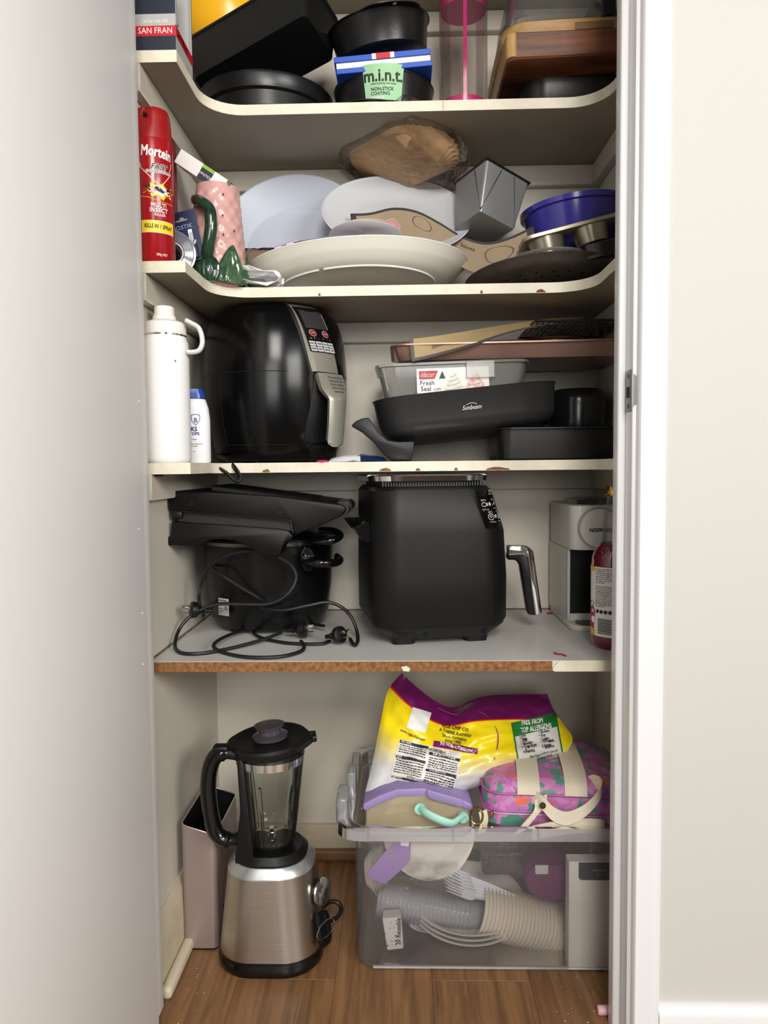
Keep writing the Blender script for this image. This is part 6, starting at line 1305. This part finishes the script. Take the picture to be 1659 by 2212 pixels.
PIP = mat('pink_piping', (176, 92, 158), 0.5); CRM = mat('cream_webbing', (222, 212, 190), 0.65, bump=0.4, bscale=700); CRL = mat('cream_leatherette', (226, 216, 194), 0.45)
for zz_ in (hq_*0.86, hq_*0.46): obj('piping', tube([(x, y, zz_) for x, y in rrect(wq+0.006, 0.246, 0.038, 6)], 0.0022, 6, True, 0), PIP, t)
zp = obj('zip', tube([(x, y, hq_*0.40) for x, y in rrect(wq+0.006, 0.246, 0.038, 6)], 0.0016, 6, True, 0), mat('zip_teeth', (190, 150, 190), 0.4), t)
obj('zip_pull', bev(mv(cbox(0.008, 0.006, 0.011), -wq/2+0.012, -0.127, hq_*0.34), 0.002, 1), mat('zip_gold', (176, 140, 80), 0.3, 1), zp)
def band_(pts, w, th=0.0022, axis=None):
    P = spline(pts, 6); ax = Vector(axis or (1, 0, 0)).normalized(); m = len(P)-1
    return sheet(lambda u, v: P[min(int(round(u*m)), m)]+ax*((v-0.5)*w), m, 3, th)
xw = lambda px, py, Y: W(px, py, Y)
obj('cream_stripe', band_([(-0.060, -0.124, hq_*0.86), (-0.059, -0.108, hq_+0.008), (-0.055, -0.05, hq_+0.020), (-0.050, 0.05, hq_+0.020), (-0.046, 0.10, hq_+0.012)], 0.042), CRM, t)
obj('cream_stripe', band_([(0.028, -0.124, hq_*0.86), (0.030, -0.108, hq_+0.008), (0.034, -0.05, hq_+0.020), (0.038, 0.05, hq_+0.020), (0.04, 0.10, hq_+0.012)], 0.042), CRM, t)
hnd = obj('carry_handle', band_([xw(1150, 1720, 1.372), xw(1172, 1735, 1.350), xw(1195, 1758, 1.342), xw(1225, 1768, 1.338), xw(1262, 1752, 1.340), xw(1292, 1722, 1.346), xw(1300, 1698, 1.360), xw(1282, 1688, 1.385), xw(1255, 1700, 1.41)], 0.024, 0.003, (0.15, 0.25, 1)), CRL, t, True)
obj('strap_tab', band_([xw(1168, 1722, 1.362), xw(1166, 1745, 1.352), xw(1142, 1775, 1.349), xw(1122, 1800, 1.348)], 0.026, 0.003, (0.9, 0.1, 0.45)), CRL, t, True)
obj('snap', mv(xf(lathe([(0, 0), (0.0062, 0), (0.006, 0.0015), (0.004, 0.0018), (0.0035, 0.001), (0, 0.001)], 20), RX(90)), *xw(1172, 1740, 1.338)), mat('antique_snap', (104, 92, 72), 0.3, 0.9), hnd, True)
obj('shoulder_strap', band_([xw(1150, 1800, 1.345), xw(1200, 1790, 1.341), xw(1260, 1784, 1.340), xw(1302, 1786, 1.342), xw(1306, 1792, 1.36)], 0.026, 0.003, (0, 0.12, 1)), CRM, t, True)
# D ring on a cream strap between box and bag
t = thing('ring_strap', 'brass D-ring on a cream strap between lunch box and floral bag', 'strap', W(1030, 1770, 1.385))
obj('brass_ring', tube([W(1018, 1752, 1.375), W(1030, 1744, 1.372), W(1042, 1756, 1.37), W(1040, 1774, 1.37), W(1028, 1780, 1.372), W(1017, 1770, 1.375)], 0.0022, 8, True), mat('old_brass', (166, 134, 76), 0.25, 1.0), t, True)
obj('strap', band_([W(1043, 1752, 1.37), W(1046, 1775, 1.372), W(1040, 1800, 1.378)], 0.016, 0.002, (0.95, 0.1, 0.3)), CRM, t, True)
# stack of paper plates standing on edge
PW = mat('white_paperboard', (234, 228, 218), 0.6)
plate = dish([(0.060, 0.0), (0.068, 0.002), (0.090, 0.012), (0.094, 0.0125)], 0.0012, 48, lambda a, k: 1+0.006*math.cos(a*40)); pme = mesh('plate_body', plate, PW)
pmat = TR(W(925, 1792, 1.485)) @ RZ(-20) @ RX(58) @ RY(8)
ORD = ('foremost', 'second', 'third', 'fourth', 'fifth', 'sixth', 'seventh', 'rearmost')
for k in range(8):
    o = bpy.data.objects.new('paper_plate', pme); COL.objects.link(o); o.matrix_world = pmat @ TR(0, 0, -0.0042*k)
    tagged(o, ORD[k]+' of the white paper plates standing behind the lunch box', 'paper plate', 'paper plates on edge in the tub')
# nested cups
def cupmesh(m, r0, r1, h, nm):
    return mesh(nm, lathe([(0, 0.002), (r0*0.95, 0.002), (r0, 0.0), (r1, h-0.002), (r1+0.0032, h-0.0012), (r1+0.0032, h+0.001), (r1-0.0006, h+0.0012), (r1-0.001, h-0.003), (r0-0.001, 0.004), (0, 0.004)], 36), m)
CUPC = clear('clear_cup_plastic', (252, 252, 252), 0.30, (250, 250, 250), 0.1, 0.7)
def stack(mesh_, a, b_, n, name, labf, cat, grp):
    d = (b_-a); q = Vector((0, 0, 1)).rotation_difference(d.normalized()).to_matrix().to_4x4()
    for k in range(n):
        o = bpy.data.objects.new(name, mesh_); COL.objects.link(o); o.matrix_world = TR(a+d*(k/(n-1))) @ q
        tagged(o, labf(k, n), cat, grp)
NTH = ('first', 'second', 'third', 'fourth', 'fifth', 'sixth', 'seventh', 'eighth', 'ninth', 'tenth', '11th', '12th', '13th', '14th', '15th', '16th', '17th', '18th', '19th', '20th', '21st', '22nd', '23rd', '24th', '25th', '26th')
h = 0.085
a, b_ = W(1098, 1991, 1.47), W(905, 1956, 1.475)
stack(cupmesh(CUPC, 0.026, 0.0355, h, 'clear_cup_body'), a, b_, 22, 'clear_cup', lambda k, n: NTH[n-1-k]+' clear plastic cup from the left in the lying stack', 'cup', 'lying stack of clear cups')
PAP = mat('cream_paper_cup', (230, 220, 202), 0.55)
a, b_ = W(1308, 2030, 1.47), W(1124, 1986, 1.455)
stack(cupmesh(PAP, 0.034, 0.046, 0.09, 'paper_cup_body'), a, b_, 24, 'paper_cup', lambda k, n: NTH[n-1-k]+' cream paper cup from the left in the lying stack', 'cup', 'lying stack of paper cups')
# forks
FKM = mat('white_cutlery_plastic', (226, 226, 232), 0.3)
def fork():
    gs = [tube([(-0.085, 0, 0), (-0.03, 0, 0.002), (0.02, 0, 0.0)], lambda s: 0.0022+0.0012*s, 6, flat=2.2), rloft([(0.028, 0.024, 0.009, -0.001, 0.030, 0), (0.028, 0.024, 0.009, 0.001, 0.030, 0)], 4)]
    for k in range(4): y = -0.0094+0.00627*k; gs.append(tube([(0.040, y, 0), (0.058, y, 0.003), (0.074, y, 0.006)], lambda s: 0.0018-0.0009*s, 6, flat=1.3))
    return join(*gs)
fme = mesh('fork_body', fork(), FKM)
for k in range(6):
    o = bpy.data.objects.new('plastic_fork', fme); COL.objects.link(o)
    o.matrix_world = TR(W(1030+3*k, 1905+7*k, 1.455-0.004*k)) @ RY(22-1.5*k) @ RZ(180) @ RX(90-12)
    tagged(o, ('topmost', 'second', 'third', 'fourth', 'fifth', 'lowest')[k]+' of the white plastic forks fanned above the cups', 'fork', 'plastic forks in the tub')
# bowls, spoon, packs and cartons
for k in range(3):
    t = thing('paper_bowl', ('lowest', 'middle', 'uppermost')[k]+' of the white bowls nested at the bottom of the tub', 'bowl', m=TR(PX(1010, 1.50, 0.04), 1.505, 0.014+0.010*k) @ RX(6) @ RZ(20*k), group='bowls nested in the tub')
    obj('bowl_body', dish([(0.075, 0.0), (0.085, 0.003), (0.112, 0.026), (0.118, 0.0275)], 0.0015, 56), PW, t)
t = thing('pale_blue_cup', 'pale blue-white plastic spoon bowl lying in the nested bowls', 'spoon', W(930, 1992, 1.46))
obj('spoon_bowl', xf(dish([(0.004, -0.009), (0.016, -0.006), (0.024, 0.0)], 0.0012, 32), TR(W(930, 1992, 1.46)) @ RX(20) @ SC(1.9, 1, 1)), mat('icy_plastic', (208, 216, 232), 0.3), t, True)
obj('spoon_stem', tube([W(965, 1993, 1.46), W(1000, 2000, 1.48), W(1060, 2010, 1.50)], 0.003, 6, flat=2), mat('icy_plastic', 0), t, True)
def pack(name, label, cat, quad, Y, th, m, **k):
    P = [W(a, b_, Y) for a, b_ in quad]; c = sum(P, Vector())/len(P)
    t = thing(name, label, cat, (c.x, Y, min(p.z for p in P)))
    o = obj('body', bev(prism([(p.x, p.z) for p in P], Y, Y+th), min(0.002, th*0.3), 1), m, t, True)
    return t, o
LILC = mat('lilac_card', (160, 130, 192), 0.35)
t, o = pack('header_card', 'lilac hang card of a party pack at the tub front', 'card', [(790, 1888), (822, 1852), (848, 1822), (888, 1820), (886, 1858), (862, 1884), (832, 1910), (796, 1898)], 1.395, 0.0012, LILC)
obj('hang_hole', prism([(W(a, b_, 1.3945).x, W(a, b_, 1.3945).z) for a, b_ in ((838, 1853), (845, 1842), (851, 1840), (851, 1847), (843, 1859))], 1.3935, 1.3946), mat('grey_hole', (150, 148, 150), 0.6), t, True)
obj('price_tag', prism([(W(a, b_, 1.3945).x, W(a, b_, 1.3945).z) for a, b_ in ((865, 1818), (884, 1818), (882, 1828), (866, 1826))], 1.3935, 1.3946), WPRT, t, True)
t = thing('clear_wrap', 'crumpled clear plastic wrap hanging under the lilac card', 'plastic wrap', W(930, 1880, 1.41))
obj('film', xf(crinkle(sheet(lambda u, v: ((u-0.5)*0.14, 0, (v-0.5)*0.075-0.02*u), 18, 12), 0.010, 40), TR(W(915, 1880, 1.41))), clear('wrap_film', (250, 250, 250), 0.03, (225, 225, 225), 0.08, 1.3, 0.8, 60), t, True)
t = thing('clear_lid_box', 'crumpled clear plastic box lying at the back of the tub top', 'plastic box', W(1110, 1850, 1.50))
obj('film', xf(crinkle(bev(cbox(0.16, 0.08, 0.05), 0.006, 2), 0.008, 25), TR(W(1120, 1870, 1.53))), clear('wrap_film', 0), t, True)
for k in range(6):
    x = 802+4.5*k
    t = thing('cup_sleeve', ORD[k]+' of the white bowls stacked on edge at the tub\'s left wall', 'bowl', m=TR(W(x, 1882-3*k, 1.47)) @ RY(83), group='bowls on edge at the left')
    obj('bowl_body', dish([(0.022, -0.012), (0.026, -0.010), (0.043, 0.006), (0.046, 0.0065)], 0.0012, 40), PW, t)
t, o = pack('party_pack', 'small white speckled pack with purple lettering at the tub bottom', 'packet', [(826, 1985), (866, 1982), (872, 2050), (836, 2054)], 1.40, 0.03, mat('speckled_white', (230, 226, 222), 0.5))
obj('lettering', text('20 Reusable', 16, lambda x, y: W(861-y*0.9, 2012-x, 1.3992), 0.02, sx=0.75), mat('mulberry_print', (140, 60, 120), 0.5), t, True)
R_ = random.Random(5)
obj('speckle_print', join(*[disc2(831+R_.random()*24, 1992+R_.random()*55, R_.uniform(0.8, 1.6), lambda x, y: W(x, y, 1.3992), n=8) for k in range(14)]), mat('speckle', (90, 60, 80), 0.6), t, True)
t, o = pack('purple_pack', 'deep purple pack lying behind the white box in the tub', 'packet', [(1135, 1895), (1150, 1874), (1228, 1868), (1236, 1945), (1170, 1946), (1142, 1926)], 1.42, 0.07, mat('deep_purple_plastic', (104, 32, 88), 0.4))
obj('clear_tab', bev(mv(cbox(0.026, 0.004, 0.018), *W(1170, 1888, 1.417)), 0.001, 1), mat('pale_tab', (190, 190, 186), 0.4), t, True)
# white box in front of the tub
p0, p1 = W(1228, 2099, 1.3572), W(1228, 1862, 1.3572); xw0 = p0.x
t = thing('white_box', 'white carton with a navy RAINDROPS label inside the tub by the jamb', 'box', (xw0+0.05, 1.372, 0))
ztb = p1.z
WB = mat('white_matt_card', (226, 222, 212), 0.55, bump=0.08, bscale=60)
obj('carton_body', bev(box(xw0, xw0+0.088, 1.3572, 1.387, 0.002, ztb-0.0), 0.0012, 1), WB, t, True, smooth=0)
pf = lambda x, y: Vector((x, 1.3568, y))
xl1, zl1 = PX(1250, 1.3572, ztb), W(1250, 1901, 1.3572).z
pts = [(xl1, ztb-0.0005), (xw0+0.0875, ztb-0.0005), (xw0+0.0875, zl1), (xl1+0.006, zl1), (xl1+0.0018, zl1+0.0018), (xl1, zl1+0.006)]
lb = obj('navy_label', blob(pts, pf), mat('label_navy', (34, 36, 44), 0.4), t, True)
pg_ = lambda x, y: Vector((x, 1.3564, y))
xc = (xl1+xw0+0.0875)/2+0.004
obj('lettering', join(text('RAINDROPS', 0.0072, lambda x, y: pg_(xc-x, ztb-0.0062-y), 0.01), text('VICTORIA', 0.006, lambda x, y: pg_(xc-x, ztb-0.0155-y), 0.0)), mat('grey_label_print', (168, 168, 166), 0.5), lb, True)
obj('crest_mark', join(text('W', 0.008, lambda x, y: pg_(xc-x, ztb-0.0245-y), 0.0), text('&', 0.007, lambda x, y: pg_(xc-0.004-x, ztb-0.0245-y), 0.0)), mat('bronze_print', (176, 118, 60), 0.4), lb, True)
# pink stopper and crumbs on the floor
p = G(1306, 2182, 0.008)
t = thing('pink_stopper', 'small pink rubber stopper on the floor beside the jamb', 'stopper', (p.x, p.y, 0))
obj('stopper_body', mv(xf(lathe([(0, -0.012), (0.007, -0.012), (0.008, -0.010), (0.008, 0.010), (0.007, 0.012), (0, 0.012)], 20), RY(90)), 0, 0, 0.008), mat('dusty_pink', (224, 176, 184), 0.5), t)
R_ = random.Random(9); V, F = [], []
for k in range(60):
    q = G(R_.uniform(350, 480) if k < 25 else R_.uniform(1200, 1318), R_.uniform(2090, 2212), 0); s = R_.uniform(0.0005, 0.0016); a = R_.uniform(0, 3); o = len(V)
    V += [(q.x+s*math.cos(a), q.y+s*math.sin(a), 0.0002), (q.x-s*math.sin(a), q.y+s*math.cos(a), 0.0002), (q.x-s*math.cos(a), q.y-s*math.sin(a), 0.0002), (q.x, q.y, s)]; F += [(o, o+1, o+3), (o+1, o+2, o+3), (o+2, o, o+3)]
obj('floor_crumbs', (V, F), mat('pale_crumb', (216, 204, 188), 0.9), label='pale crumbs scattered on the wooden cupboard floor', cat='crumbs', kind='stuff', smooth=0)
